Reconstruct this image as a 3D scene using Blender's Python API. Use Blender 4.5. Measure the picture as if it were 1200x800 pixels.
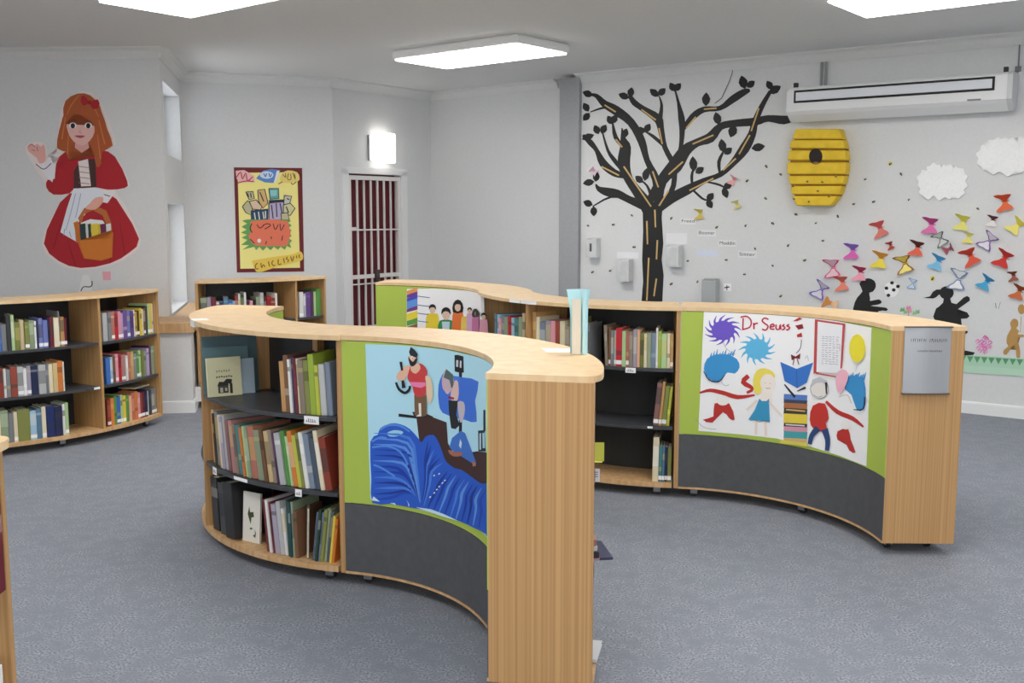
import bpy, bmesh, math, random
from math import sin, cos, atan2, radians as R, degrees as D, sqrt, hypot, pi
from mathutils import Vector as V, Matrix as M

random.seed(7)
SC = bpy.context.scene
COL = SC.collection
for _o in list(bpy.data.objects):
    bpy.data.objects.remove(_o)

# ------------------------------------------------------------------ camera, world, exposure
FPX, HOR, EYE = 1200.0, 250.0, 1.65
TILT = math.atan((400 - HOR) / FPX)
cam_d = bpy.data.cameras.new('camera'); cam_d.sensor_width = 36; cam_d.lens = 36 * FPX / 1200
cam_d.clip_start = 0.02
cam = bpy.data.objects.new('camera', cam_d); COL.objects.link(cam)
cam.location = (0, 0, EYE); cam.rotation_euler = (pi / 2 - TILT, 0, 0)
SC.camera = cam
W = bpy.data.worlds.new('sky'); SC.world = W; W.use_nodes = True
W.node_tree.nodes['Background'].inputs[0].default_value = (0.97, 0.985, 1, 1)
W.node_tree.nodes['Background'].inputs[1].default_value = 5.0
SC.view_settings.view_transform = 'Standard'; SC.view_settings.look = 'None'
SC.view_settings.gamma = 1; SC.view_settings.use_curve_mapping = False
SC.view_settings.exposure = 0.1
SC.cycles.diffuse_bounces = 8; SC.cycles.max_bounces = 16
PANEL_POWER = 13.5         # emission of the ceiling light diffusers
ZC = 3.05                  # ceiling height

# ------------------------------------------------------------------ photo geometry helpers
_F = V((0, cos(TILT), -sin(TILT))); _U = V((0, sin(TILT), cos(TILT)))
def ray(x, y): return V(((x - 600) / FPX, 0, 0)) - _U * ((y - 400) / FPX) + _F
EYEV = V((0, 0, EYE))
def atz(x, y, z):
    r = ray(x, y); return EYEV + r * ((z - EYE) / r.z)
class Plane:
    curved = False
    def __init__(s, p, q, off=0.0):          # vertical plane through plan points p, q; normal to the camera
        s.p = V((p[0], p[1], 0)); s.u = (V((q[0], q[1], 0)) - s.p).normalized()
        s.n = V((s.u.y, -s.u.x, 0))
        if s.n.dot(EYEV - s.p) < 0: s.n = -s.n
        s.p = s.p + s.n * off
    def hit(s, x, y, off=0.0):
        r = ray(x, y); k = (s.p - EYEV).dot(s.n) / r.dot(s.n)
        return EYEV + r * k + s.n * off
    def s_of(s, x, y): return (s.hit(x, y) - s.p).dot(s.u)
    def pt(s, a, z, off=0.0): return s.p + s.u * a + s.n * off + V((0, 0, z))
class Cyl:
    curved = True
    zmax = None
    def __init__(s, c, r, far): s.c = V((c[0], c[1], 0)); s.r = r; s.far = far
    def hit(s, x, y, off=0.0):
        d = ray(x, y); o = EYEV - s.c
        a = d.x**2 + d.y**2; b = 2 * (o.x * d.x + o.y * d.y); c = o.x**2 + o.y**2 - s.r**2
        q = b * b - 4 * a * c
        q = sqrt(q) if q > 0 else 0.0
        k = (-b + (q if s.far else -q)) / (2 * a)
        p = EYEV + d * k
        if s.zmax: p.z = min(p.z, s.zmax)
        n = V((p.x - s.c.x, p.y - s.c.y, 0)).normalized()
        return p + n * (-off if s.far else off)
    def ang(s, x, y):
        p = s.hit(x, y); return atan2(p.y - s.c.y, p.x - s.c.x)
def zoom(x0, y0, k):                          # coordinates read in an enlarged crop -> photo pixels
    return lambda pts: [(x0 + p[0] / k, y0 + p[1] / k) + tuple(p[2:]) for p in pts]

# ------------------------------------------------------------------ materials
def lin(c):
    return tuple(((v / 255) / 12.92 if v / 255 <= 0.04045 else ((v / 255 + 0.055) / 1.055) ** 2.4) for v in c)
_mats = {}
def mat(rgb, rough=0.6, name=None, metal=0.0):
    key = (tuple(rgb), rough, metal)
    if key in _mats: return _mats[key]
    m = bpy.data.materials.new(name or 'paint_%02x%02x%02x' % tuple(int(v) for v in rgb)); m.use_nodes = True
    b = m.node_tree.nodes['Principled BSDF']
    b.inputs['Base Color'].default_value = (*lin(rgb), 1); b.inputs['Roughness'].default_value = rough
    b.inputs['Metallic'].default_value = metal
    _mats[key] = m
    return m
def tex_mat(name, c1, c2, scale=(1, 1, 1), noise=5.0, detail=4, rough=0.6, bump=0.0, lo=0.35, hi=0.65, c3=None, n3=1.0, bdist=0.002):
    m = bpy.data.materials.new(name); m.use_nodes = True
    nt = m.node_tree; N = nt.nodes; L = nt.links; b = N['Principled BSDF']
    tc = N.new('ShaderNodeTexCoord'); mp = N.new('ShaderNodeMapping'); mp.inputs['Scale'].default_value = scale
    no = N.new('ShaderNodeTexNoise'); no.inputs['Scale'].default_value = noise; no.inputs['Detail'].default_value = detail
    rp = N.new('ShaderNodeValToRGB'); rp.color_ramp.elements[0].position = lo; rp.color_ramp.elements[1].position = hi
    rp.color_ramp.elements[0].color = (*lin(c1), 1); rp.color_ramp.elements[1].color = (*lin(c2), 1)
    L.new(tc.outputs['Object'], mp.inputs[0]); L.new(mp.outputs[0], no.inputs['Vector']); L.new(no.outputs['Fac'], rp.inputs[0])
    out = rp.outputs[0]
    if c3:
        n2 = N.new('ShaderNodeTexNoise'); n2.inputs['Scale'].default_value = n3; L.new(mp.outputs[0], n2.inputs['Vector'])
        mr = N.new('ShaderNodeMapRange'); mr.inputs[1].default_value = 0.4; mr.inputs[2].default_value = 0.7
        L.new(n2.outputs['Fac'], mr.inputs[0])
        mx = N.new('ShaderNodeMixRGB'); mx.inputs[2].default_value = (*lin(c3), 1)
        L.new(mr.outputs[0], mx.inputs[0]); L.new(out, mx.inputs[1]); out = mx.outputs[0]
    L.new(out, b.inputs['Base Color']); b.inputs['Roughness'].default_value = rough
    if bump:
        bp = N.new('ShaderNodeBump'); bp.inputs['Strength'].default_value = bump; bp.inputs['Distance'].default_value = bdist
        L.new(no.outputs['Fac'], bp.inputs['Height']); L.new(bp.outputs[0], b.inputs['Normal'])
    return m
def glow(name, rgb, e):
    m = bpy.data.materials.new(name); m.use_nodes = True
    b = m.node_tree.nodes['Principled BSDF']
    b.inputs['Base Color'].default_value = (0.9, 0.9, 0.9, 1)
    b.inputs['Emission Color'].default_value = (*lin(rgb), 1); b.inputs['Emission Strength'].default_value = e
    return m
M_WALL = tex_mat('wall_paint', (218, 219, 220), (221, 222, 223), noise=40, rough=0.75)
M_WALL2 = tex_mat('wall_paint_grey', (158, 160, 163), (163, 165, 168), noise=40, rough=0.7)
M_CEIL = tex_mat('ceiling_paint', (222, 223, 222), (225, 226, 225), noise=30, rough=0.8)
M_TRIM = mat((236, 237, 238), 0.5, 'white_trim')
M_CARPET = tex_mat('carpet', (106, 110, 121), (164, 168, 178), scale=(1, 1, 1), noise=110, detail=6, rough=0.97, bump=0.6, lo=0.36, hi=0.66, c3=(128, 133, 144), n3=14)
M_SLAB = tex_mat('pale_birch_top', (224, 190, 144), (234, 204, 160), scale=(9, 9, 1), noise=2.0, rough=0.38)
M_WOOD = tex_mat('oak_panel', (172, 130, 82), (200, 158, 106), scale=(85, 85, 0.22), noise=1.5, detail=2, rough=0.5, lo=0.3, hi=0.7)
M_WOODL = tex_mat('oak_edge', (196, 154, 106), (216, 178, 132), scale=(20, 20, 2), noise=2.0, rough=0.5)
M_DARK = mat((44, 45, 48), 0.5, 'charcoal_laminate')
M_SHELF = tex_mat('charcoal_shelf', (62, 64, 69), (70, 72, 77), noise=30, rough=0.4)
M_GREEN = mat((176, 198, 82), 0.55, 'lime_green_laminate')
M_GREY = tex_mat('slate_laminate', (80, 81, 85), (86, 87, 91), noise=25, rough=0.6)
M_METAL = mat((170, 172, 176), 0.32, 'brushed_steel', 0.9)
M_BLACK = mat((22, 22, 23), 0.6, 'black_vinyl')
M_RUB = mat((40, 40, 42), 0.6, 'caster_rubber')
M_WHITE = mat((240, 240, 240), 0.5, 'white_plastic')
M_PAPER = mat((246, 246, 249), 0.75, 'white_paper')
M_PAGE = tex_mat('book_pages', (214, 205, 184), (232, 226, 210), scale=(600, 600, 1), noise=1, rough=0.9)
M_LAMP = glow('lit_diffuser', (255, 253, 248), PANEL_POWER)
M_WLAMP = glow('lit_wall_lamp', (255, 250, 240), 3.0)

# ------------------------------------------------------------------ object helpers
def tag(o, label, cat, group=None):
    o['label'] = label; o['category'] = cat
    if group: o['group'] = group
    return o
def thing(name, label, cat, loc=(0, 0, 0), group=None):
    o = bpy.data.objects.new(name, None); COL.objects.link(o); o.location = loc
    o.empty_display_size = 0.1
    return tag(o, label, cat, group)
def wloc(o):
    p = V((0, 0, 0))
    while o is not None:
        p = p + o.location; o = o.parent
    return p
def obj(name, bm, mats, parent=None, smooth=False, base=True, label=None):
    """link a bmesh that was made in world coordinates as one object"""
    if not isinstance(mats, (list, tuple)): mats = [mats]
    if parent is None:
        if base and bm.verts:
            xs = [v.co.x for v in bm.verts]; ys = [v.co.y for v in bm.verts]; zs = [v.co.z for v in bm.verts]
            loc = V(((min(xs) + max(xs)) / 2, (min(ys) + max(ys)) / 2, min(zs)))
        else: loc = V((0, 0, 0))
    else: loc = wloc(parent)
    for v in bm.verts: v.co -= loc
    me = bpy.data.meshes.new(name); bm.to_mesh(me); bm.free()
    for m in mats: me.materials.append(m)
    if smooth:
        for p in me.polygons: p.use_smooth = True
    o = bpy.data.objects.new(name, me); COL.objects.link(o)
    if parent is None: o.location = loc
    else: o.parent = parent
    if label: o['label'] = label
    return o
def struct(name, bm, mats, parent=None, **k):
    o = obj(name, bm, mats, parent, **k)
    if parent is None: o['kind'] = 'structure'
    return o
def box(bm, p0, p1, mtx=None, mi=0, bevel=0.0):
    (x0, y0, z0), (x1, y1, z1) = p0, p1
    vs = [bm.verts.new(c) for c in ((x0, y0, z0), (x1, y0, z0), (x1, y1, z0), (x0, y1, z0), (x0, y0, z1), (x1, y0, z1), (x1, y1, z1), (x0, y1, z1))]
    fs = [bm.faces.new([vs[i] for i in f]) for f in ((3, 2, 1, 0), (4, 5, 6, 7), (0, 1, 5, 4), (1, 2, 6, 5), (2, 3, 7, 6), (3, 0, 4, 7))]
    for f in fs: f.material_index = mi
    if bevel:
        es = list({e for f in fs for e in f.edges})
        r = bmesh.ops.bevel(bm, geom=es, offset=bevel, segments=2, affect='EDGES', profile=0.5)
        vs = list({v for f in r['faces'] for v in f.verts} | {v for v in vs if v.is_valid})
        for f in r['faces']: f.material_index = mi
    if mtx is not None:
        for v in vs: v.co = mtx @ v.co
    return vs
def frame(o, u, n):                       # local x=u, y=n, z=up
    u = V(u).normalized(); n = V(n).normalized()
    return M(((u.x, n.x, 0, o[0]), (u.y, n.y, 0, o[1]), (u.z, n.z, 1, o[2]), (0, 0, 0, 1)))
def prism(bm, pts, z0, z1, mi=0):         # plan outline extruded up
    a = sum(pts[i][0] * pts[(i + 1) % len(pts)][1] - pts[(i + 1) % len(pts)][0] * pts[i][1] for i in range(len(pts)))
    if a < 0: pts = pts[::-1]
    lo = [bm.verts.new((p[0], p[1], z0)) for p in pts]; hi = [bm.verts.new((p[0], p[1], z1)) for p in pts]
    n = len(pts)
    fs = [bm.faces.new(lo[::-1]), bm.faces.new(hi)]
    for i in range(n): fs.append(bm.faces.new((lo[i], lo[(i + 1) % n], hi[(i + 1) % n], hi[i])))
    for f in fs: f.material_index = mi
    return fs
def extrude_uz(bm, pts, mtx, y0, y1, mi=0):   # outline in local (x,z), depth along local y
    a = [bm.verts.new(mtx @ V((p[0], y0, p[1]))) for p in pts]; b = [bm.verts.new(mtx @ V((p[0], y1, p[1]))) for p in pts]
    n = len(pts)
    fs = [bm.faces.new(a), bm.faces.new(b[::-1])]
    for i in range(n): fs.append(bm.faces.new((a[(i + 1) % n], a[i], b[i], b[(i + 1) % n])))
    for f in fs: f.material_index = mi
    bmesh.ops.recalc_face_normals(bm, faces=fs)
    return fs
def tube(bm, p, q, r, seg=10, mi=0, r2=None):
    p = V(p); q = V(q); d = (q - p).normalized(); r2 = r if r2 is None else r2
    a = d.orthogonal().normalized(); b = d.cross(a)
    lo = [bm.verts.new(p + (a * cos(2 * pi * i / seg) + b * sin(2 * pi * i / seg)) * r) for i in range(seg)]
    hi = [bm.verts.new(q + (a * cos(2 * pi * i / seg) + b * sin(2 * pi * i / seg)) * r2) for i in range(seg)]
    fs = [bm.faces.new(lo[::-1]), bm.faces.new(hi)]
    for i in range(seg): fs.append(bm.faces.new((lo[i], lo[(i + 1) % seg], hi[(i + 1) % seg], hi[i])))
    for f in fs: f.material_index = mi
def arc(c, r, a0, a1, n):
    return [(c[0] + r * cos(a0 + (a1 - a0) * i / n), c[1] + r * sin(a0 + (a1 - a0) * i / n)) for i in range(n + 1)]
def arc_prism(bm, c, r0, r1, z0, z1, a0, a1, n=28, mi=0):
    """one strip of quads round an arc: a bent board"""
    rings = []
    for i in range(n + 1):
        a = a0 + (a1 - a0) * i / n; ca, sa = cos(a), sin(a)
        rings.append([bm.verts.new((c[0] + r * ca, c[1] + r * sa, z)) for r, z in ((r0, z0), (r1, z0), (r1, z1), (r0, z1))])
    fs = [bm.faces.new(rings[0]), bm.faces.new(rings[-1][::-1])]
    for i in range(n):
        for k in range(4):
            fs.append(bm.faces.new((rings[i][k], rings[i + 1][k], rings[i + 1][(k + 1) % 4], rings[i][(k + 1) % 4])))
    for f in fs: f.material_index = mi
    bmesh.ops.recalc_face_normals(bm, faces=fs)
def smooth_loop(pts, k=4):
    out = []; n = len(pts)
    for i in range(n):
        p0, p1, p2, p3 = pts[i - 1], pts[i], pts[(i + 1) % n], pts[(i + 2) % n]
        for j in range(k):
            t = j / k
            out.append(tuple(0.5 * (2 * b + (-a + c) * t + (2 * a - 5 * b + 4 * c - d) * t * t + (-a + 3 * b - 3 * c + d) * t ** 3)
                             for a, b, c, d in zip(p0[:2], p1[:2], p2[:2], p3[:2])))
    return out
def smooth_line(pts, k=4):
    if len(pts) < 3: return pts
    P = [pts[0]] + list(pts) + [pts[-1]]; out = []
    for i in range(1, len(P) - 2):
        for j in range(k):
            t = j / k
            out.append(tuple(0.5 * (2 * b + (-a + c) * t + (2 * a - 5 * b + 4 * c - d) * t * t + (-a + 3 * b - 3 * c + d) * t ** 3)
                             for a, b, c, d in zip(P[i - 1], P[i], P[i + 1], P[i + 2])))
    out.append(tuple(pts[-1]))
    return out
class Art:
    """flat artwork (paint, cut paper, vinyl) laid on a wall or round a panel, layer over layer"""
    def __init__(s, surf, off=0.0015, step=0.00015, T=None):
        s.surf = surf; s.off = off; s.step = step; s.bm = bmesh.new(); s.mats = []; s.T = T or (lambda p: p)
    def _mi(s, c):
        m = c if isinstance(c, bpy.types.Material) else mat(c, 0.7)
        if m not in s.mats: s.mats.append(m)
        return s.mats.index(m)
    def poly(s, pts, c, smooth=0, thick=0.0, raw=False):
        pts = list(pts) if raw else s.T(pts)
        if smooth: pts = smooth_loop(pts, smooth)
        mi = s._mi(c); t = bmesh.new()
        f = t.faces.new([t.verts.new((p[0], p[1], 0)) for p in pts])
        bmesh.ops.triangulate(t, faces=[f])
        if s.surf.curved:
            x0 = min(p[0] for p in pts); x1 = max(p[0] for p in pts)
            x = math.floor(x0 / 3) * 3 + 3
            while x < x1:
                bmesh.ops.bisect_plane(t, geom=list(t.verts) + list(t.edges) + list(t.faces), plane_co=(x, 0, 0), plane_no=(1, 0, 0)); x += 3
        mp = {v: s.bm.verts.new(s.surf.hit(v.co.x, v.co.y, s.off)) for v in t.verts}
        for f in t.faces:
            g = s.bm.faces.new([mp[v] for v in f.verts]); g.material_index = mi
            g.normal_update()
            if g.normal.dot(EYEV - g.verts[0].co) < 0: g.normal_flip()
        if thick:
            lo = {}
            for e in t.edges:
                if len(e.link_faces) == 1:
                    for v in e.verts:
                        if v not in lo: lo[v] = s.bm.verts.new(s.surf.hit(v.co.x, v.co.y, s.off - thick))
                    a, b = e.verts
                    g = s.bm.faces.new((mp[a], mp[b], lo[b], lo[a])); g.material_index = mi
        t.free(); s.off += s.step
        return s
    def stroke(s, pts, c, w=1.0, k=3, raw=False):
        """a brushed line; points may carry their own width (third value)"""
        pts = list(pts) if raw else s.T(pts)
        pts = [p if len(p) > 2 else (p[0], p[1], w) for p in pts]
        pts = smooth_line(pts, k)
        L, Rr = [], []
        for i, p in enumerate(pts):
            a = pts[max(0, i - 1)]; b = pts[min(len(pts) - 1, i + 1)]
            dx, dy = b[0] - a[0], b[1] - a[1]; l = hypot(dx, dy) or 1
            L.append((p[0] - dy / l * p[2] / 2, p[1] + dx / l * p[2] / 2)); Rr.append((p[0] + dy / l * p[2] / 2, p[1] - dx / l * p[2] / 2))
        mi = s._mi(c)
        lv = [s.bm.verts.new(s.surf.hit(*p, s.off)) for p in L]; rv = [s.bm.verts.new(s.surf.hit(*p, s.off)) for p in Rr]
        for i in range(len(pts) - 1):
            try:
                g = s.bm.faces.new((lv[i], lv[i + 1], rv[i + 1], rv[i])); g.material_index = mi; g.normal_update()
                if g.normal.dot(EYEV - g.verts[0].co) < 0: g.normal_flip()
            except ValueError: pass
        s.off += s.step * 0.35
        return s
    def ell(s, x, y, rx, ry, c, rot=0.0, n=20, thick=0.0, raw=False):
        q = R(rot)
        return s.poly([(x + rx * cos(t) * cos(q) - ry * sin(t) * sin(q), y + rx * cos(t) * sin(q) + ry * sin(t) * cos(q)) for t in (2 * pi * i / n for i in range(n))], c, thick=thick, raw=raw)
    def done(s, name, parent=None, label=None): return obj(name, s.bm, s.mats, parent, label=label)

# ------------------------------------------------------------------ room shell
P0 = (-5.6, 9.12); P1 = (-3.012, 8.97); P2 = (-3.328, 10.5); P3 = (-1.892, 11.0); P4 = (-0.957, 12.28); P5 = (0.555, 11.02)
P6 = (5.3, 7.30)
TREE0 = (0.71, 10.64)
TW = Plane(TREE0, (4.09, 8.18))                      # wall with the painted tree
DW = Plane(P3, P4); BW = Plane(P2, P3); RW = Plane(P1, P2); LW = Plane(P0, P1); CW = Plane(P4, P5)
P6 = tuple((TW.p + TW.u * 5.8)[:2]); P5 = tuple((TW.p - TW.u * 0.05)[:2])
PC = tuple(CW.p[:2])
bm = bmesh.new(); box(bm, (-5.8, -4.2, -0.1), (6.2, 13.2, 0)); struct('floor', bm, M_CARPET)
bm = bmesh.new(); box(bm, (-5.8, -4.2, ZC), (6.2, 13.2, ZC + 0.1)); struct('ceiling', bm, M_CEIL)
def wall(name, p, q, m=M_WALL, t=0.2, holes=(), z1=ZC, z0=0.0, e0=0.0, e1=0.0):
    pl = Plane(p, q); L = hypot(q[0] - p[0], q[1] - p[1])
    mt = frame(pl.p, pl.u, -pl.n)
    ss = sorted({-e0, L + e1} | {h[0] for h in holes} | {h[1] for h in holes}); zs = sorted({z0, z1} | {h[2] for h in holes} | {h[3] for h in holes})
    b = bmesh.new()
    if not holes: box(b, (-e0, 0, z0), (L + e1, t, z1), mt)
    else:
        for i in range(len(ss) - 1):
            for j in range(len(zs) - 1):
                cs, cz = (ss[i] + ss[i + 1]) / 2, (zs[j] + zs[j + 1]) / 2
                if any(h[0] < cs < h[1] and h[2] < cz < h[3] for h in holes): continue
                box(b, (ss[i], 0, zs[j]), (ss[i + 1], t, zs[j + 1]), mt)
        bmesh.ops.remove_doubles(b, verts=b.verts, dist=1e-5)
        seen = {}
        for f in list(b.faces):
            k = tuple(sorted(v.index for v in f.verts))
        b.verts.index_update()
        for f in list(b.faces):
            k = tuple(sorted(v.index for v in f.verts)); seen.setdefault(k, []).append(f)
        dead = [f for v in seen.values() if len(v) > 1 for f in v]
        bmesh.ops.delete(b, geom=dead, context='FACES_ONLY')
    return struct(name, b, m), pl, L
_rd = (V((*P2, 0)) - V((*P1, 0))).normalized()
b = bmesh.new(); prism(b, [P0, P1, tuple((V((*P1, 0)) + _rd * 0.2 - V((0.004, 0, 0)))[:2]), (P0[0], P0[1] + 0.2)], 0, ZC); struct('wall_left', b, M_WALL)
s0, s1 = 0.14, 1.46
WZ = [(s0, s1, 0.76, 1.74), (s0, s1, 2.17, 2.80)]
wall('wall_recess', P1, P2, holes=WZ, t=0.22, e0=-0.08)
wall('wall_back', P2, P3, e0=0.2)
ds0, ds1 = DW.s_of(406, 300), DW.s_of(473.5, 300)
wall('wall_door', P3, P4, holes=[(ds0, ds1, 0, 2.12)], t=0.25, e1=0.1)
wall('wall_rear', P4, tuple((CW.p + CW.u * 2.3)[:2]), e0=0.1, e1=0)
wall('wall_right', P5, P6, e1=0.1)
wall('wall_east', P6, (5.9, -4.0)); wall('wall_west', P0, (-5.6, -4.0)); ADDED_SWIN = [(1.2, 4.6, 0.9, 2.5), (6.2, 9.6, 0.9, 2.5)]  # unseen south windows, added to throw daylight on faces towards the camera
wall('wall_south', (-5.6, -4.0), (5.9, -4.0), holes=ADDED_SWIN)
# grey pilaster where the two wall planes meet
mt = frame(TW.p, TW.u, TW.n); b = bmesh.new(); box(b, (-0.24, -0.25, 0), (0.0, 0.05, ZC - 0.03), mt, bevel=0.006)
struct('wall_pilaster', b, M_WALL2)
# cornice and skirting
def run(name, p, q, prof, m, e0=0.0, e1=0.0):
    pl = Plane(p, q); L = hypot(q[0] - p[0], q[1] - p[1]); b = bmesh.new()
    A = [b.verts.new(pl.pt(-e0, z, o)) for o, z in prof]; B = [b.verts.new(pl.pt(L + e1, z, o)) for o, z in prof]
    n = len(prof); fs = [b.faces.new(A), b.faces.new(B[::-1])]
    for i in range(n): fs.append(b.faces.new((A[i], A[(i + 1) % n], B[(i + 1) % n], B[i])))
    bmesh.ops.recalc_face_normals(b, faces=fs)
    return struct(name, b, m)
CORN = [(0, ZC), (0, ZC - 0.09), (0.012, ZC - 0.09), (0.022, ZC - 0.07), (0.05, ZC - 0.03), (0.085, ZC - 0.012), (0.10, ZC - 0.012), (0.10, ZC)]
RWE = tuple((CW.p + CW.u * 1.85)[:2])
for i, (p, q) in enumerate(((P0, P1), (P1, P2), (P2, P3), (P3, P4), (P4, RWE), (tuple(TW.p[:2]), P6))):
    run('trim_%d' % (i + 1), p, q, CORN, M_CEIL, e0=0.04, e1=0.04)
SK = [(0, 0), (0, 0.10), (0.012, 0.10), (0.016, 0.085), (0.016, 0)]
for nm, p, q in (('left', P0, P1), ('back', P2, P3), ('rear', P4, RWE), ('right', tuple(TW.p[:2]), P6)):
    run('baseboard_' + nm, p, q, SK, M_TRIM)
# low ledge wall under the slit windows
LA, LB, LC, LD = (-3.30, 8.34), (-2.66, 8.42), (-3.02, 10.30), (-3.42, 10.40)
b = bmesh.new(); prism(b, [LA, LB, LC, (-3.30, 10.42), (-2.975, 8.965), (-3.30, 8.965)], 0, 0.675); struct('wall_ledge', b, M_WALL)
b = bmesh.new(); prism(b, [(-3.32, 8.30), (-2.625, 8.385), (-2.985, 10.30), (-3.285, 10.42), (-2.985, 8.965), (-3.32, 8.965)], 0.675, 0.752)
struct('trim_7', b, M_WOODL)
run('baseboard_ledge', LA, LB, SK, M_TRIM, e1=0.016)
run('baseboard_ledge_side', LB, LC, SK, M_TRIM)
# slit windows, then the added south windows behind the camera
M_GLASS = bpy.data.materials.new('window_glass'); M_GLASS.use_nodes = True
_b = M_GLASS.node_tree.nodes['Principled BSDF']; _b.inputs['Transmission Weight'].default_value = 1.0
_b.inputs['Roughness'].default_value = 0.25; _b.inputs['Base Color'].default_value = (0.95, 0.97, 1, 1); _b.inputs['IOR'].default_value = 1.1
mt = frame(RW.p, RW.u, -RW.n)
for i, (a0, a1, z0, z1) in enumerate(WZ):
    b = bmesh.new(); t = 0.04
    for q in (((a0, .15, z0), (a0 + t, .20, z1)), ((a1 - t, .15, z0), (a1, .20, z1)), ((a0 + t, .15, z0), (a1 - t, .20, z0 + t)), ((a0 + t, .15, z1 - t), (a1 - t, .20, z1))):
        box(b, q[0], q[1], mt)
    w = struct('window_%d' % (i + 1), b, M_WHITE)
    b = bmesh.new(); box(b, (a0 + t, .17, z0 + t), (a1 - t, .176, z1 - t), mt); obj('pane', b, M_GLASS, w)
for i, (x0, x1, z0, z1) in enumerate(ADDED_SWIN):
    x0 -= 5.6; x1 -= 5.6; b = bmesh.new()
    for q in (((x0, -4.12, z0), (x0 + .05, -4.06, z1)), ((x1 - .05, -4.12, z0), (x1, -4.06, z1)), ((x0 + .05, -4.12, z0), (x1 - .05, -4.06, z0 + .05)), ((x0 + .05, -4.12, z1 - .05), (x1 - .05, -4.06, z1)), (((x0 + x1) / 2 - .02, -4.12, z0 + .05), ((x0 + x1) / 2 + .02, -4.06, z1 - .05))): box(b, *q)
    struct('window_%d' % (i + 3), b, M_WHITE)  # added window frame, unseen, goes with the extra frontal daylight
    la = bpy.data.lights.new('window_portal', 'AREA'); la.shape = 'RECTANGLE'; la.size = x1 - x0; la.size_y = z1 - z0; la.cycles.is_portal = True
    lo = bpy.data.objects.new('window_portal', la); COL.objects.link(lo); lo.location = ((x0 + x1) / 2, -4.15, (z0 + z1) / 2); lo.rotation_euler = (R(90), 0, 0)
# door behind the gate
mt = frame(DW.p, DW.u, -DW.n)
M_MAROON = mat((104, 20, 32), 0.55, 'maroon_paint')
b = bmesh.new(); box(b, (ds0 + 0.04, 0.10, 0.005), (ds1 - 0.04, 0.15, 2.08), mt)
for k in range(3):
    a = ds0 + 0.12 + k * (ds1 - ds0 - 0.2) / 3
    box(b, (a, 0.092, 0.15), (a + (ds1 - ds0 - 0.2) / 3 - 0.06, 0.10, 1.9), mt)
d = struct('door_1', b, M_MAROON)
b = bmesh.new()
for q in (((ds0 - 0.05, -0.02, 0), (ds0 + 0.04, 0.16, 2.12)), ((ds1 - 0.04, -0.02, 0), (ds1 + 0.05, 0.16, 2.12)), ((ds0 - 0.05, -0.02, 2.08), (ds1 + 0.05, 0.16, 2.15))): box(b, *q, mt)
obj('door_frame', b, M_TRIM, d)
# barred gate
GW = mat((232, 228, 226), 0.45, 'gate_enamel')
g = thing('security_gate', 'white barred steel security gate closed over the maroon door', 'gate', DW.pt((ds0 + ds1) / 2, 0))
ga, gb = ds0 + 0.045, ds1 - 0.045
b = bmesh.new()
for q in (((ga, 0.0, 0.02), (ga + 0.045, 0.04, 2.06)), ((gb - 0.045, 0.0, 0.02), (gb, 0.04, 2.06)), ((ga + .045, 0.0, 2.015), (gb - .045, 0.04, 2.06)), ((ga + .045, 0.0, 0.02), (gb - .045, 0.04, 0.065))): box(b, *q, mt)
obj('gate_frame', b, GW, g)
for k in range(6):
    a = ga + 0.045 + (gb - ga - 0.09) * (k + 1) / 7
    b = bmesh.new(); box(b, (a - 0.0085, 0.008, 0.065), (a + 0.0085, 0.028, 2.015), mt); obj('bar', b, GW, g)
def dz(y): return DW.hit(440, y).z
for y, hgt in ((269, 0.016), (323, 0.045), (331.5, 0.014), (381, 0.016)):
    b = bmesh.new(); z = dz(y); box(b, (ga + 0.045, -0.004, z - hgt / 2), (gb - 0.045, 0.008, z + hgt / 2), mt); obj('cross_rail', b, GW, g)
b = bmesh.new(); z = dz(322); am = DW.s_of(441, 322)
box(b, (am - 0.035, -0.03, z - 0.05), (am + 0.03, -0.005, z + 0.06), mt, bevel=0.006); tube(b, DW.pt(am, z - 0.05, 0.02), DW.pt(am, z - 0.13, 0.025), 0.022)
obj('padlock', b, mat((60, 50, 48), 0.4), g, label='dark padlock hanging at the middle rail')
b = bmesh.new(); z = dz(267); am = DW.s_of(407, 270)
box(b, (ga + 0.002, -0.015, z - 0.02), (ga + 0.1, 0.0, z + 0.012), mt); obj('latch', b, GW, g)

# ------------------------------------------------------------------ ceiling lights
LU = V((0.775, -0.632, 0)); LV = V((0.632, 0.775, 0))
def ceiling_light(x, y, label):
    t = thing('ceiling_light', label, 'light', (x, y, ZC - 0.085), 'ceiling light panels')
    mt = frame((x, y, 0), LU, LV)
    b = bmesh.new(); box(b, (-0.70, -0.35, ZC - 0.075), (0.70, 0.35, ZC - 0.0), mt, bevel=0.02); obj('housing', b, M_WHITE, t)
    b = bmesh.new(); box(b, (-0.68, -0.33, ZC - 0.085), (0.68, 0.33, ZC - 0.0755), mt, bevel=0.004); obj('diffuser', b, M_LAMP, t)
ceiling_light(-1.86, 6.48, 'white ceiling light panel nearest the painted girl wall')
ceiling_light(-0.28, 8.95, 'white ceiling light panel nearest the barred door')
ceiling_light(2.72, 6.48, 'white ceiling light panel nearest the air conditioner')
ceiling_light(1.15, 4.05, 'white ceiling light panel above the open carpet')
ceiling_light(-3.45, 3.9, 'white ceiling light panel towards the west wall')
ceiling_light(-0.45, 1.6, 'white ceiling light panel overhead of the viewer')
ceiling_light(4.1, 1.6, 'white ceiling light panel in the east corner')
ceiling_light(-2.6, -1.2, 'white ceiling light panel in the southwest part of the room')
ceiling_light(2.2, -1.2, 'white ceiling light panel in the southeast part of the room')

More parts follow.
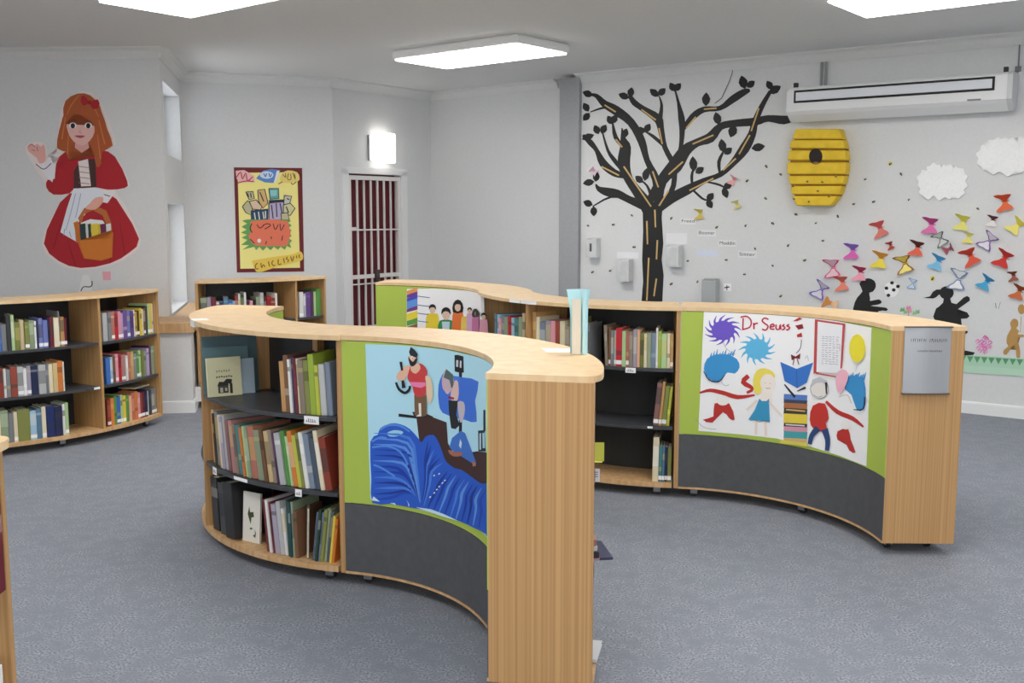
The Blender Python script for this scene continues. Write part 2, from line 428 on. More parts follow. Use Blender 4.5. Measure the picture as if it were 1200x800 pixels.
# wall lamp by the door
a0, a1 = DW.s_of(432, 175), DW.s_of(457, 175); z0, z1 = DW.hit(444, 191).z, DW.hit(444, 156).z
mt = frame(DW.p, DW.u, DW.n)
t = thing('wall_lamp', 'square white glowing wall lamp above the barred gate', 'lamp', DW.pt((a0 + a1) / 2, z0))
b = bmesh.new(); box(b, (a0 + 0.02, 0.03, z0), (a1 - 0.02, 0.11, z1), mt, bevel=0.015); obj('lamp_shade', b, M_WLAMP, t)
b = bmesh.new(); box(b, (a0 - 0.02, 0.0, z0 + 0.02), (a1 - 0.03, 0.03, z1 - 0.03), mt, bevel=0.004); obj('back_plate', b, M_METAL, t)
b = bmesh.new(); tube(b, DW.pt(a0 - 0.0, z0 + 0.03, 0.02), DW.pt(a0 - 0.0, z1 - 0.03, 0.02), 0.012); obj('bracket', b, M_METAL, t)
# ------------------------------------------------------------------ curved bookcases
Z0, TB = 0.06, 0.025                       # underside of the carcass, board thickness of the base
SH = (0.42, 0.76)                          # shelf tops
def radial_box(bm, c, a, r0, r1, z0, z1, t, side=0.0, mi=0):
    """upright board along a radius; side shifts it along the arc (-1 ends at a, +1 starts at a)"""
    ca, sa = cos(a), sin(a); u = V((ca, sa, 0)); w = V((-sa, ca, 0))
    mt = M(((u.x, w.x, 0, c[0]), (u.y, w.y, 0, c[1]), (0, 0, 1, 0), (0, 0, 0, 1)))
    y0 = -t / 2 + side * t / 2
    box(bm, (r0, y0, z0), (r1, y0 + t, z1), mt, mi)
class Case: pass
def bookcase(name, label, c, Ri, Ro, a0, a1, zt=1.12, dividers=(), clad=True, over=0.018, round0=False, round1=False, z0=Z0, sh=SH, group=None, back=M_DARK):
    a0, a1 = R(a0), R(a1)
    k = Case(); k.c = c; k.div = [q for q in dividers]; k.Ri = Ri; k.Ro = Ro; k.a0 = a0; k.a1 = a1; k.sh = (z0 + TB,) + tuple(sh); k.zt = zt
    am = (a0 + a1) / 2
    t = thing(name, label, 'bookcase', (c[0] + (Ri + Ro) / 2 * cos(am), c[1] + (Ri + Ro) / 2 * sin(am), 0), group); k.t = t
    zs = zt - 0.021
    # top slab with softened free corners
    ro, ri = Ro + over, Ri - 0.008; e = 0.006
    out = arc(c, ro, a0, a1, 40); inn = arc(c, ri, a1, a0, 40)
    def rnd(seq, corner_prev_end):
        return seq
    pts = list(out) + list(inn)
    if round1:
        q = 0.06; aq = a1 - q / ro
        o2 = [p for p in arc(c, ro, a0, aq, 38)]
        C0 = V(o2[-1]); C1 = V((c[0] + ro * cos(a1), c[1] + ro * sin(a1))); C2 = V((c[0] + (ro - q) * cos(a1), c[1] + (ro - q) * sin(a1)))
        o2 += [tuple(C0 * (1 - s) ** 2 + C1 * 2 * s * (1 - s) + C2 * s * s) for s in (0.2, 0.4, 0.6, 0.8, 1)]
        out = o2
    if round0:
        q = 0.06; aq = a0 + q / ro
        i0 = next(i for i, p in enumerate(out) if hypot(p[0] - out[0][0], p[1] - out[0][1]) > q)
        C0 = V((c[0] + (ro - q) * cos(a0), c[1] + (ro - q) * sin(a0))); C1 = V(out[0]); C2 = V(out[i0])
        out = [tuple(C0 * (1 - s) ** 2 + C1 * 2 * s * (1 - s) + C2 * s * s) for s in (0, 0.2, 0.4, 0.6, 0.8)] + out[i0:]
    pts = list(out) + list(inn)
    b = bmesh.new(); prism(b, pts, zs, zt); obj('top', b, M_SLAB, t)
    # end boards and dividers
    for a, sd in ((a0, 1), (a1, -1)):
        b = bmesh.new(); radial_box(b, c, a, Ri, Ro, z0, zs, 0.024, sd); obj('side_panel', b, M_WOOD, t)
    for dv in dividers:
        b = bmesh.new(); radial_box(b, c, dv, Ri + 0.012, Ro - 0.002, z0 + TB, zs, 0.02); obj('divider', b, M_WOOD, t)
    ea0 = a0 + 0.024 / Ri; ea1 = a1 - 0.024 / Ri
    b = bmesh.new(); arc_prism(b, c, Ri, Ri + 0.012, z0, zs, a0 + 0.026 / Ri, a1 - 0.026 / Ri); obj('back_panel', b, back, t)
    b = bmesh.new(); arc_prism(b, c, Ri + 0.012, Ro, z0, z0 + TB, a0 + 0.026 / Ri, a1 - 0.026 / Ri); obj('base', b, M_WOODL, t)
    cuts = [ea0] + [q for dv in dividers for q in (dv - 0.012 / Ro, dv + 0.012 / Ro)] + [ea1]
    for z in sh:
        for i in range(0, len(cuts), 2):
            b = bmesh.new(); arc_prism(b, c, Ri + 0.013, Ro - 0.008, z - 0.018, z, cuts[i] + 0.002, cuts[i + 1] - 0.002); obj('shelf', b, M_SHELF, t)
    if clad:
        b = bmesh.new(); arc_prism(b, c, Ri - 0.004, Ri - 0.0004, 0.385, zs - 0.004, a0 + 0.001, a1 - 0.001, 40); obj('display_panel', b, M_GREEN, t, label='lime green display panel')
        b = bmesh.new(); arc_prism(b, c, Ri - 0.004, Ri - 0.0004, z0 + 0.012, 0.382, a0 + 0.001, a1 - 0.001, 40); obj('lower_panel', b, M_GREY, t, label='slate grey lower panel')
        b = bmesh.new(); arc_prism(b, c, Ri - 0.006, Ri - 0.0004, z0, z0 + 0.011, a0 + 0.001, a1 - 0.001, 40); obj('base_edge', b, M_WOODL, t)
    for a, r in ((a0 + 0.10, Ri + 0.07), (a0 + 0.10, Ro - 0.07), (a1 - 0.10, Ri + 0.07), (a1 - 0.10, Ro - 0.07), (am, Ri + 0.07), (am, Ro - 0.07)):
        p = V((c[0] + r * cos(a), c[1] + r * sin(a), 0)); w = V((-sin(a), cos(a), 0)); n = V((cos(a), sin(a), 0))
        b = bmesh.new(); tube(b, p + V((0, 0, 0.045)), p + V((0, 0, z0)), 0.012, 8); tube(b, p + V((0, 0, z0 - 0.006)), p + V((0, 0, z0 - 0.0005)), 0.03, 12)
        for sgn in (-1, 1):
            q = p + n * 0.016 * sgn + w * 0.012
            mtx = M(((n.x, w.x, 0, q.x), (n.y, w.y, 0, q.y), (0, 0, 1, 0), (0, 0, 0, 1)))
            box(b, (-0.003, -0.02, 0.02), (0.003, 0.02, 0.05), mtx)
        cs = obj('caster', b, M_METAL, t)
        b = bmesh.new(); q = p + w * 0.012 + V((0, 0, 0.0245)); tube(b, q - n * 0.011, q + n * 0.011, 0.024, 16); obj('wheel', b, M_RUB, cs)
    k.out = Cyl(c, Ro, False); k.inn = Cyl(c, Ri - 0.004, True); k.inn.zmax = zs - 0.003
    return k
# first S: near unit A (shelves) and unit B (green panel with the ship)
cB = (-0.939, 3.543); RiB = 0.883; DEP = 0.355; aJ = 77.0
jx, jy = cB[0] + RiB * cos(R(aJ)), cB[1] + RiB * sin(R(aJ))
RoA = 1.22; cA = (jx + RoA * cos(R(aJ)), jy + RoA * sin(R(aJ)))
A = bookcase('curved_bookcase', 'pale-topped curved bookcase full of books, end joined to the ship panel', cA, RoA - DEP, RoA, aJ + 180 - 91, aJ + 180, zt=1.128, round0=True, over=0.026)
B = bookcase('curved_bookcase', 'curved bookcase whose green back carries the pirate ship painting', cB, RiB, RiB + DEP, -13.5, aJ - 0.1, zt=1.128, round0=True)
# second S: units C (doctor poster), D (shelves), E (children poster)
cC = (0.80, 4.835); RiC = 1.0; aK = 80.5
jx, jy = cC[0] + RiC * cos(R(aK)), cC[1] + RiC * sin(R(aK))
RoD = 1.34; aD = 83.5; cD = (jx + RoD * cos(R(aD)), jy + RoD * sin(R(aD)))
_dv = Cyl(cD, RoD, False)
DE = 185.0
Dd = _dv.ang(617, 380) % (2 * pi)
Dc = bookcase('curved_bookcase', 'curved bookcase with a half-empty bay between the two poster panels', cD, RoD - 0.345, RoD, DE, aD + 180, dividers=(Dd,))
C = bookcase('curved_bookcase', 'curved bookcase with the red lettered poster and a steel plaque on its end', cC, RiC, RiC + 0.345, -1.0, aK - 0.1, over=0.008)
jx, jy = cD[0] + RoD * cos(R(DE)), cD[1] + RoD * sin(R(DE))
cE = (jx - 1.0 * cos(R(DE - 180)), jy - 1.0 * sin(R(DE - 180)))
Ec = bookcase('curved_bookcase', 'curved bookcase farthest back, carrying the poster of painted children', cE, 1.0, 1.345, DE - 180 + 0.1, 81.0, round1=True)
# units along the walls
cL = (-4.40, 8.20); RoL = 1.64
_l = Cyl(cL, RoL, False)
Ld = _l.ang(119, 420)
Lc = bookcase('curved_bookcase', 'curved wooden bookcase against the wall under the painted girl', cL, 1.30, RoL, -76, -7, zt=1.065, dividers=(Ld,), clad=False, sh=(0.40, 0.72))
cK = (-2.82, 9.84); RoK = 1.24
_k = Cyl(cK, RoK, False)
Kd = _k.ang(347.5, 350)
Kc = bookcase('curved_bookcase', 'wooden bookcase below the yellow poster on the back wall', cK, 0.90, RoK, -83, -25, zt=1.085, dividers=(Kd,), clad=False, sh=(0.40, 0.73))
cN = (-2.464, 2.30)
Nc = bookcase('curved_bookcase', 'bookcase cut by the edge of the view, its rounded top beside the carpet', cN, 0.88, 1.24, -70, 5.5, clad=False, round1=True, over=0.034)
# ------------------------------------------------------------------ books
PAL = {
 'tan': (196, 152, 98), 'brown': (120, 84, 60), 'dark brown': (72, 52, 42), 'white': (228, 228, 226), 'navy': (40, 48, 84), 'maroon': (108, 34, 48),
 'taupe': (140, 126, 112), 'olive green': (128, 134, 70), 'lime green': (160, 184, 70), 'pale grey': (186, 188, 190), 'blue-grey': (122, 136, 156),
 'beige': (206, 186, 152), 'grey': (128, 130, 134), 'mustard': (196, 160, 64), 'cream': (230, 218, 188), 'lavender-grey': (164, 158, 176),
 'mauve-brown': (138, 98, 96), 'plum': (84, 52, 84), 'dusty rose': (178, 128, 122), 'teal': (74, 132, 136), 'orange': (216, 128, 58), 'sage green': (146, 160, 132),
 'salmon': (190, 120, 104), 'sand': (212, 186, 140), 'green': (84, 146, 70), 'pale green': (176, 204, 150), 'yellow-green': (186, 190, 70), 'slate': (78, 90, 106),
 'brick red': (150, 70, 56), 'black': (32, 32, 34), 'dark green': (44, 72, 60), 'dark teal': (40, 78, 86), 'yellow': (226, 200, 72), 'blue': (64, 112, 190),
 'periwinkle': (112, 124, 186), 'red': (190, 40, 56), 'pink': (224, 150, 166), 'purple': (106, 74, 140), 'pale blue': (160, 194, 218), 'steel blue': (84, 120, 148),
 'peach': (226, 176, 144), 'lilac': (178, 158, 196), 'rust': (166, 84, 48), 'charcoal': (62, 64, 68), 'dark blue': (40, 56, 110), 'pale yellow': (232, 220, 150)}
ORD = ['first', 'second', 'third', 'fourth', 'fifth', 'sixth', 'seventh', 'eighth', 'ninth', 'tenth', 'eleventh', 'twelfth', 'thirteenth', 'fourteenth', 'fifteenth',
 'sixteenth', 'seventeenth', 'eighteenth', 'nineteenth', 'twentieth'] + ['twenty-' + s for s in ('first', 'second', 'third', 'fourth', 'fifth', 'sixth', 'seventh', 'eighth', 'ninth')] + \
 ['thirtieth'] + ['thirty-' + s for s in ('first', 'second', 'third', 'fourth', 'fifth', 'sixth', 'seventh', 'eighth', 'ninth')]
def make_book(mtx, w, d, h, color, accent, label, group, sticker=True, taper=0.87, title=(0.55, 0.82), name='book', cat='book', pages=True, parent_loc=None):
    """a bound book standing with its spine at local y=0: cover folded round a block of pages"""
    t = min(0.0025, w * 0.18); ch = min(0.003, w * 0.25)
    prof = [(0, d), (0, ch), (ch, 0), (w - ch, 0), (w, ch), (w, d), (w - t, d), (w - t, t + 0.002), (t, t + 0.002), (t, d)]
    zs = [0.0]; ids = []
    if sticker: zs += [0.012, 0.036]; ids += [0, 2]
    if title: zs += [h * title[0], h * title[1]]; ids += [0, 1]
    zs.append(h); ids.append(0)
    tp = lambda x, y: w / 2 + (x - w / 2) * (1 - (1 - taper) * y / d)
    b = bmesh.new()
    rings = [[b.verts.new(mtx @ V((tp(x, y), y, z))) for x, y in prof] for z in zs]
    n = len(prof); fs = [b.faces.new(rings[0]), b.faces.new(rings[-1][::-1])]
    for i in range(len(zs) - 1):
        for j in range(n):
            f = b.faces.new((rings[i][j], rings[i][(j + 1) % n], rings[i + 1][(j + 1) % n], rings[i + 1][j])); fs.append(f)
            f.material_index = ids[i] if 1 <= j <= 3 else 0
    bmesh.ops.recalc_face_normals(b, faces=fs)
    o = obj(name, b, [mat(color, 0.42), mat(accent, 0.45), M_PAPER])
    tag(o, label, cat, group)
    if pages:
        b = bmesh.new(); x0, x1 = t * 1.02, w - t * 1.02; y0, y1 = t + 0.0025, d - 0.004
        vs = box(b, (x0, y0, 0.004), (x1, y1, h - 0.005))
        for v in vs: v.co = mtx @ V((tp(v.co.x, v.co.y), v.co.y, v.co.z))
        obj('page_block', b, M_PAGE, o)
    return o
def art(w): return 'an' if w[0] in 'aeiou' else 'a'
def row(case, zi, px0, px1, py, books, where, anchor='start', end_name='the wooden end panel', lean=0.0, h=0.24, depth=0.19, setback=0.03, hj=0.012, group=None, sticker=True, fill=0.985):
    """books in a row round the shelf, in the photo's order; each entry: (colour, weight[, height factor[, lean]])"""
    z = case.sh[zi] + 0.0006
    cy = Cyl(case.c, case.Ro - setback, False)
    a0, a1 = cy.ang(px0, py), cy.ang(px1, py)
    if a1 < a0: a1 += 2 * pi
    r = case.Ro - setback
    mid = (a0 + a1) / 2; wrap = lambda q: mid + ((q - mid + pi) % (2 * pi) - pi)
    hw = 0.0155
    bnd = sorted([wrap(case.a0) + 0.0135 / r, wrap(case.a1) - 0.0135 / r] + [wrap(q) for q in case.div])
    lo = max([q for q in bnd if q < mid], default=a0 - 1); hi = min([q for q in bnd if q > mid], default=a1 + 1)
    rin = case.Ro - setback - depth
    a0 = max(a0, lo + hw / rin + max(0, h * 1.12 * sin(R(lean))) / r); a1 = min(a1, hi - hw / rin - max(0, h * 1.12 * sin(R(-lean))) / r)
    total = sum(bk[1] for bk in books); L = (a1 - a0) * r
    a = a0; n = len(books)
    rnd = random.Random(where)
    for i, bk in enumerate(books):
        col = bk[0]; wt = L * bk[1] / total
        ln = R(bk[3]) if len(bk) > 3 else R(lean)
        hh = h * (bk[2] if len(bk) > 2 else 1.0) + rnd.uniform(-hj, hj)
        w = wt * cos(ln) * fill - 0.0006
        dd = depth + rnd.uniform(-0.012, 0.0)
        am = a + wt / r / 2
        u = V((-sin(am), cos(am), 0)); nn = V((-cos(am), -sin(am), 0))
        sb = rnd.uniform(0, 0.012)
        base = V((case.c[0] + r * cos(am), case.c[1] + r * sin(am), z)) - u * (wt / 2) + nn * sb
        if ln < 0: base = base + u * (w - w * cos(ln)) 
        mt = M(((u.x, nn.x, 0, base.x), (u.y, nn.y, 0, base.y), (0, 0, 1, base.z), (0, 0, 0, 1)))
        piv = V((0, 0, 0)) if ln >= 0 else V((w, 0, 0))
        mt = mt @ M.Translation(piv) @ M.Rotation(-ln, 4, 'Y') @ M.Translation(-piv)
        c = PAL[col]; j = rnd.uniform(-8, 8)
        cc = tuple(max(0, min(255, v + j)) for v in c)
        ac = rnd.choice([(232, 228, 216), tuple(v * 0.5 for v in c), tuple(min(255, v * 1.3 + 10) for v in c), (60, 58, 60), (214, 190, 120)]); ac = tuple(p * 0.55 + q * 0.45 for p, q in zip(cc, ac))
        k = i if anchor == 'start' else n - 1 - i
        lab = '%s book, %s from %s, %s' % (col, ORD[k], end_name, where)
        make_book(mt, w, dd, hh, cc, ac, lab, group or ('books on the ' + where), sticker=sticker and rnd.random() < 0.4, title=rnd.choice([(0.35, 0.8), (0.62, 0.8), (0.5, 0.9), (0.78, 0.86), (0.3, 0.42)]) if w > 0.009 and rnd.random() < 0.75 else None, taper=(r - dd) / r * 0.985)
        a += wt / r
def labelled(case, zi, px, py, w, h, name='shelf_label', marks=True, lab='white paper shelf label', drop=0.0, scrib=True):
    """a paper label folded over the front edge of a shelf"""
    top = case.sh[zi]; rr = case.Ro - 0.008 if zi else case.Ro
    cy = Cyl(case.c, rr, False); a = cy.ang(px, py)
    b = bmesh.new(); da = w / 2 / rr
    arc_prism(b, case.c, rr + 0.0004, rr + 0.0018, top - h, top - drop, a - da, a + da, 4, 0)
    if scrib:
        rnd = random.Random(px)
        for i in range(5):
            q = a - da * 0.7 + da * 1.4 * i / 5
            z = top - h * 0.35 + rnd.uniform(-0.2, 0.1) * h * 0.3
            arc_prism(b, case.c, rr + 0.0018, rr + 0.0021, top - drop - (h - drop) * 0.75, top - drop - (h - drop) * rnd.uniform(0.25, 0.5), q, q + da * 0.10, 1, 1)
            arc_prism(b, case.c, rr + 0.0018, rr + 0.0021, top - drop - (h - drop) * 0.75, top - drop - (h - drop) * 0.68, q, q + da * 0.2, 1, 1)
    obj(name, b, [M_PAPER, mat((60, 60, 62))], case.t, label=lab)

_ad = A.out.ang(236.5, 480) % (2 * pi)
A.div.append(_ad)
b = bmesh.new(); radial_box(b, cA, _ad, RoA - DEP + 0.012, RoA - 0.001, Z0 + TB, 1.107, 0.022); obj('divider', b, M_WOOD, A.t)
# near bookcase A ----------------------------------------------------------
wA = '%s shelf of the near curved bookcase'
row(A, 2, 328, 389, 480, [('tan', 8, .93), ('brown', 7, 1.02), ('white', 4, .98), ('navy', 4, 1.04), ('maroon', 4, 1), ('cream', 3, .95), ('taupe', 8, 1), ('olive green', 7, 1), ('lime green', 8, 1.06), ('yellow-green', 5, .94), ('pale grey', 8, .93), ('blue-grey', 7, .95)],
    wA % 'top', anchor='end', end_name='the ship panel', h=0.25, depth=0.20, lean=3, sticker=False)
row(A, 1, 240, 389, 560, [('tan', 5, 1.02), ('beige', 5, 1), ('dark brown', 3, .98), ('grey', 7, 1), ('mustard', 4, .96), ('cream', 4, .97), ('lavender-grey', 5, 1), ('pale grey', 4, .98), ('mauve-brown', 6, .96), ('plum', 3, .9), ('dusty rose', 6, .98), ('taupe', 4, .9),
    ('teal', 7, .97), ('orange', 3, .9), ('pale green', 4, .98), ('sage green', 4, .94), ('salmon', 8, .96), ('sage green', 8, .92), ('brown', 4, .95), ('sand', 5, .98), ('taupe', 4, .96), ('plum', 4, .94), ('pale grey', 6, .97), ('green', 4, .96), ('pale green', 3, .94),
    ('orange', 5, .97), ('yellow-green', 4, .96), ('olive green', 3, .95), ('white', 4, .96), ('blue-grey', 5, .96), ('slate', 5, .94), ('cream', 4, 1.06), ('brick red', 6, .98)],
    wA % 'middle', anchor='end', end_name='the ship panel', lean=8, h=0.255, depth=0.24, setback=0.025, fill=0.97, sticker=False)
row(A, 0, 312, 336, 652, [('maroon', 5, 1.03), ('white', 4, 1.0), ('maroon', 4, .98), ('lavender-grey', 7, .92), ('pale grey', 6, .98), ('white', 4, .9)], wA % 'bottom', anchor='start', end_name='the leaf-covered picture book', lean=6, h=0.25, depth=0.2, setback=0.03, sticker=False, group='leaning books on the bottom shelf beside the leaf picture book')
row(A, 0, 337, 349.5, 660, [('dark green', 4, 1.08), ('dark teal', 4, 1.04), ('sage green', 4, 1.06), ('brown', 6, .86)], wA % 'bottom', anchor='start', end_name='the maroon books', lean=2, h=0.25, depth=0.2, setback=0.03, sticker=False, group='upright dark books amid the bottom shelf')
row(A, 0, 365, 391, 664, [('slate', 5, .96), ('dark green', 4, .98), ('blue-grey', 3, .95), ('olive green', 6, .97), ('sage green', 4, .98), ('slate', 4, .97), ('yellow', 4, .85), ('orange', 4, .8)], wA % 'bottom', anchor='end', end_name='the ship panel', lean=-7, h=0.25, depth=0.2, setback=0.03, sticker=False, group='tilted books at the ship end of the bottom shelf')
labelled(A, 2, 365, 488, 0.075, 0.036); labelled(A, 1, 252, 556, 0.05, 0.036); labelled(A, 1, 350, 580, 0.035, 0.034); labelled(A, 1, 282, 566, 0.11, 0.016, scrib=False)
def stand(case, zi, px, py, setback, w, h, t, color, label, name='picture_book', yaw=0.0, tilt=0.0, depth_in=0.0, extra=None, cat='book', group=None):
    """a book standing with its front cover outward"""
    cy = Cyl(case.c, case.Ro - setback, False); a = cy.ang(px, py)
    u = V((-sin(a), cos(a), 0)); nn = V((-cos(a), -sin(a), 0))
    p = V((case.c[0] + (case.Ro - setback) * cos(a), case.c[1] + (case.Ro - setback) * sin(a), case.sh[zi] + 0.001 + t * sin(R(tilt))))
    mt = M(((u.x, nn.x, 0, p.x), (u.y, nn.y, 0, p.y), (0, 0, 1, p.z), (0, 0, 0, 1))) @ M.Rotation(R(yaw), 4, 'Z') @ M.Rotation(R(-tilt), 4, 'X')
    # spine along local -x: rotate the upright book so its board faces outward
    q = mt @ M.Translation((-w / 2, t, 0)) @ M.Rotation(R(-90), 4, 'Z')
    o = make_book(q, t, w, h, color, color, label, group, sticker=False, title=None, taper=1.0, name=name, cat=cat)
    if extra:
        b = bmesh.new(); mats = []
        for pts, c in extra:
            m = mat(c, 0.7)
            if m not in mats: mats.append(m)
            f = b.faces.new([b.verts.new(mt @ V(((x - 0.5) * w, -0.0006 - 0.0002 * len(b.faces), y * h))) for x, y in pts]); f.material_index = mats.index(m)
        obj('cover_print', b, mats, o)
    return o
K1 = (40, 40, 38)
def bar(x, y, w, h): return [(x, y), (x + w, y), (x + w, y + h), (x, y + h)]
house = [(bar(.30, .08, .30, .20), (70, 70, 66)), (bar(.36, .10, .08, .12), (190, 188, 160)), (bar(.50, .13, .06, .08), (190, 188, 160)), ([(.28, .27), (.62, .27), (.56, .36), (.34, .38)], K1), ([(.50, .30), (.70, .32), (.72, .42), (.56, .44), (.48, .38)], K1), (bar(.64, .06, .08, .26), K1)]
for i in range(6): house.append((bar(.28 + i * .07, .62 + (i % 2) * .01, .03, .05), (120, 118, 100)))
for i in range(7): house.append((bar(.26 + i * .07, .48 + (i % 3) * .006, .045, .035), K1))
def stand_at(px, d, zi, w, h, t, color, label, tilt=6, yaw=0.0, extra=None, back=0.0):
    p = Plane(cA, (cA[0] - cos(_ad), cA[1] - sin(_ad)), d).hit(px, 455); p.z = A.sh[zi] + 0.001 + t * sin(R(tilt))
    u = V((-cos(_ad), -sin(_ad), 0)); nn = V((sin(_ad), -cos(_ad), 0))      # along the divider, and towards it
    p = p + nn * back
    mt = M(((u.x, nn.x, 0, p.x), (u.y, nn.y, 0, p.y), (0, 0, 1, p.z), (0, 0, 0, 1))) @ M.Rotation(R(yaw), 4, 'Z') @ M.Rotation(R(-tilt), 4, 'X')
    q = mt @ M.Translation((-w / 2, t, 0)) @ M.Rotation(R(-90), 4, 'Z')
    o = make_book(q, t, w, h, color, color, label, None, sticker=False, title=None, taper=1.0, name='picture_book')
    if extra:
        b = bmesh.new(); mats = []
        for pts, c in extra:
            m = mat(c, 0.7)
            if m not in mats: mats.append(m)
            f = b.faces.new([b.verts.new(mt @ V(((x - 0.5) * w, -0.0006 - 0.0002 * len(b.faces), y * h))) for x, y in pts]); f.material_index = mats.index(m)
        obj('cover_print', b, mats, o)
stand_at(272, 0.058, 2, 0.27, 0.285, 0.012, (66, 96, 104), 'large dark teal picture book leaning behind the others on the top shelf', tilt=7)
stand_at(267, 0.082, 2, 0.22, 0.235, 0.010, (84, 118, 126), 'teal grey picture book between the cream book and the largest one', tilt=7)
stand_at(285.5, 0.108, 2, 0.115, 0.175, 0.008, (160, 182, 198), 'pale blue book half hidden behind the cream book, top shelf', tilt=6)
stand_at(264, 0.14, 2, 0.168, 0.19, 0.014, (212, 210, 172), 'cream cover-out book with a small black house drawing, top shelf', tilt=7, extra=house, yaw=3)
leaf = [([(.42, .42), (.30, .56), (.38, .72), (.44, .60), (.62, .62), (.66, .52), (.52, .50), (.48, .36)], (66, 74, 40)), ([(.50, .30), (.42, .27), (.50, .25), (.62, .28)], (80, 90, 60)), ([(.62, .14), (.74, .18), (.72, .28), (.80, .20), (.76, .1)], (90, 98, 74))]
stand(A, 0, 294, 640, 0.07, 0.115, 0.24, 0.012, (226, 224, 214), 'white picture book with a dark green leaf on its cover, bottom shelf', yaw=12, tilt=4, extra=leaf)
stand(A, 0, 359.5, 655, 0.07, 0.065, 0.24, 0.010, (176, 168, 150), 'beige card book turned cover-out on the bottom shelf', yaw=-55, tilt=2)
row(A, 0, 246, 275, 630, [('pale green', 2, .62), ('black', 8, 1.0), ('charcoal', 6, .98), ('black', 8, 1.02)], wA % 'bottom', anchor='start', end_name='the outer end panel', lean=6, h=0.265, depth=0.22, setback=0.02, sticker=False, group='black ring folders on the bottom shelf')
b = bmesh.new(); radial_box(b, cA, A.out.ang(318, 430), RoA - DEP + 0.013, RoA - DEP + 0.06, 0.7605, 1.106, 0.03); obj('divider', b, M_WOOD, A.t)

# middle bookcase D ----------------------------------------------------------
wD = '%s shelf, half-empty bay'
row(Dc, 2, 709, 789, 425, [('taupe', 4, 1.08, 3), ('brown', 3, 1.05), ('grey', 4, 1.0), ('pale grey', 3, .98), ('red', 8, 1.05), ('pale green', 5, .97), ('salmon', 4, .98), ('taupe', 5, 1), ('lavender-grey', 5, 1), ('peach', 4, 1), ('olive green', 5, 1), ('cream', 4, .98), ('sage green', 5, 1.0), ('blue-grey', 6, 1), ('white', 3, 1.05), ('lime green', 4, .98), ('pale green', 7, 1), ('cream', 4, 1), ('tan', 4, .97)],
    wD % 'top', anchor='end', end_name='the lettered poster panel', h=0.21, depth=0.18)
row(Dc, 1, 765, 789, 490, [('mauve-brown', 7, 1.05), ('tan', 4, 1.1), ('olive green', 6, 1.0), ('yellow-green', 4, .95)], wD % 'middle', anchor='end', end_name='the lettered poster panel', h=0.23, depth=0.18, lean=-5)
row(Dc, 0, 764, 790, 560, [('cream', 9, 1.12), ('teal', 5, .92), ('steel blue', 4, .94), ('navy', 4, .9), ('olive green', 6, .85)], wD % 'bottom', anchor='end', end_name='the lettered poster panel', h=0.235, depth=0.19, lean=-1)
row(Dc, 2, 622, 690, 395, [('tan', 4, 1.1), ('cream', 4, 1), ('blue-grey', 6, .92), ('lavender-grey', 6, .95), ('pink', 5, .96), ('brick red', 4, .95), ('cream', 5, .98), ('taupe', 4, .9), ('olive green', 7, 1.04), ('white', 5, .9), ('grey', 6, 1)], 'top shelf, half-empty bay', anchor='start', end_name='the divider behind the ship panel', h=0.25, depth=0.18, group='books in the half-empty bay beside the divider')
row(Dc, 2, 579, 614, 385, [('steel blue', 4, .98), ('pale blue', 5, .9), ('pink', 4, .88), ('blue-grey', 5, .92), ('sage green', 6, .95), ('red', 5, .96), ('pale blue', 5, .95), ('teal', 5, .97), ('sage green', 5, 1), ('beige', 4, 1.08)], 'top shelf beside the children poster', anchor='start', end_name='the children poster', h=0.25, depth=0.18)
labelled(Dc, 2, 739, 433, 0.06, 0.03); labelled(Dc, 1, 762, 487, 0.03, 0.012, scrib=False)

# wall bookcase L ----------------------------------------------------------
wL = '%s shelf below the painted girl, wide bay'
wR = '%s shelf below the painted girl, narrow bay'
row(Lc, 2, -40, 80, 402, [('green', 8), ('cream', 6), ('red', 5), ('steel blue', 7), ('white', 5), ('blue', 14, .95), ('grey', 7, .95), ('charcoal', 6, 1.2), ('pale green', 5, 1.2), ('olive green', 7), ('beige', 6), ('olive green', 6), ('sage green', 7), ('white', 3, 1.0), ('navy', 3), ('periwinkle', 6, 1.02), ('periwinkle', 7, 1.0), ('navy', 3), ('maroon', 6, 1.04), ('cream', 8, .98), ('grey', 2, 1.25), ('tan', 6, 1.04), ('maroon', 4, 1.0)],
    wL % 'top', anchor='end', end_name='the divider', h=0.20, depth=0.18)
row(Lc, 1, -40, 77, 456, [('blue', 6), ('cream', 6), ('tan', 6), ('navy', 6), ('grey', 6), ('pale grey', 4), ('brick red', 8), ('white', 3), ('grey', 5), ('brick red', 8), ('pale grey', 7), ('white', 4), ('lavender-grey', 5), ('navy', 9), ('pale grey', 9), ('grey', 4), ('cream', 5), ('sand', 6, 1.06), ('orange', 7, 1.05), ('white', 2, 1.0)],
    wL % 'middle', anchor='end', end_name='the divider', h=0.20, depth=0.18)
row(Lc, 0, -30, 82, 506, [('slate', 8), ('tan', 8), ('white', 7), ('cream', 3, 1.0), ('sage green', 8), ('grey', 5), ('cream', 4), ('olive green', 13), ('pale blue', 7), ('steel blue', 6), ('cream', 5), ('dark blue', 9), ('navy', 9), ('white', 3), ('pale green', 4, 1.03)],
    wL % 'bottom', anchor='end', end_name='the divider', h=0.215, depth=0.18)
row(Lc, 2, 122, 181, 392, [('pale grey', 7), ('grey', 5), ('salmon', 6), ('red', 5), ('pink', 5), ('lilac', 4), ('purple', 7), ('periwinkle', 5), ('purple', 6), ('white', 4), ('mustard', 4), ('dark brown', 4), ('yellow', 4), ('cream', 4), ('brown', 4), ('charcoal', 5, 1.1), ('pale green', 5, 1.2), ('yellow', 5, 1.15), ('white', 3, 1.1)],
    wR % 'top', anchor='start', end_name='the divider', h=0.20, depth=0.16)
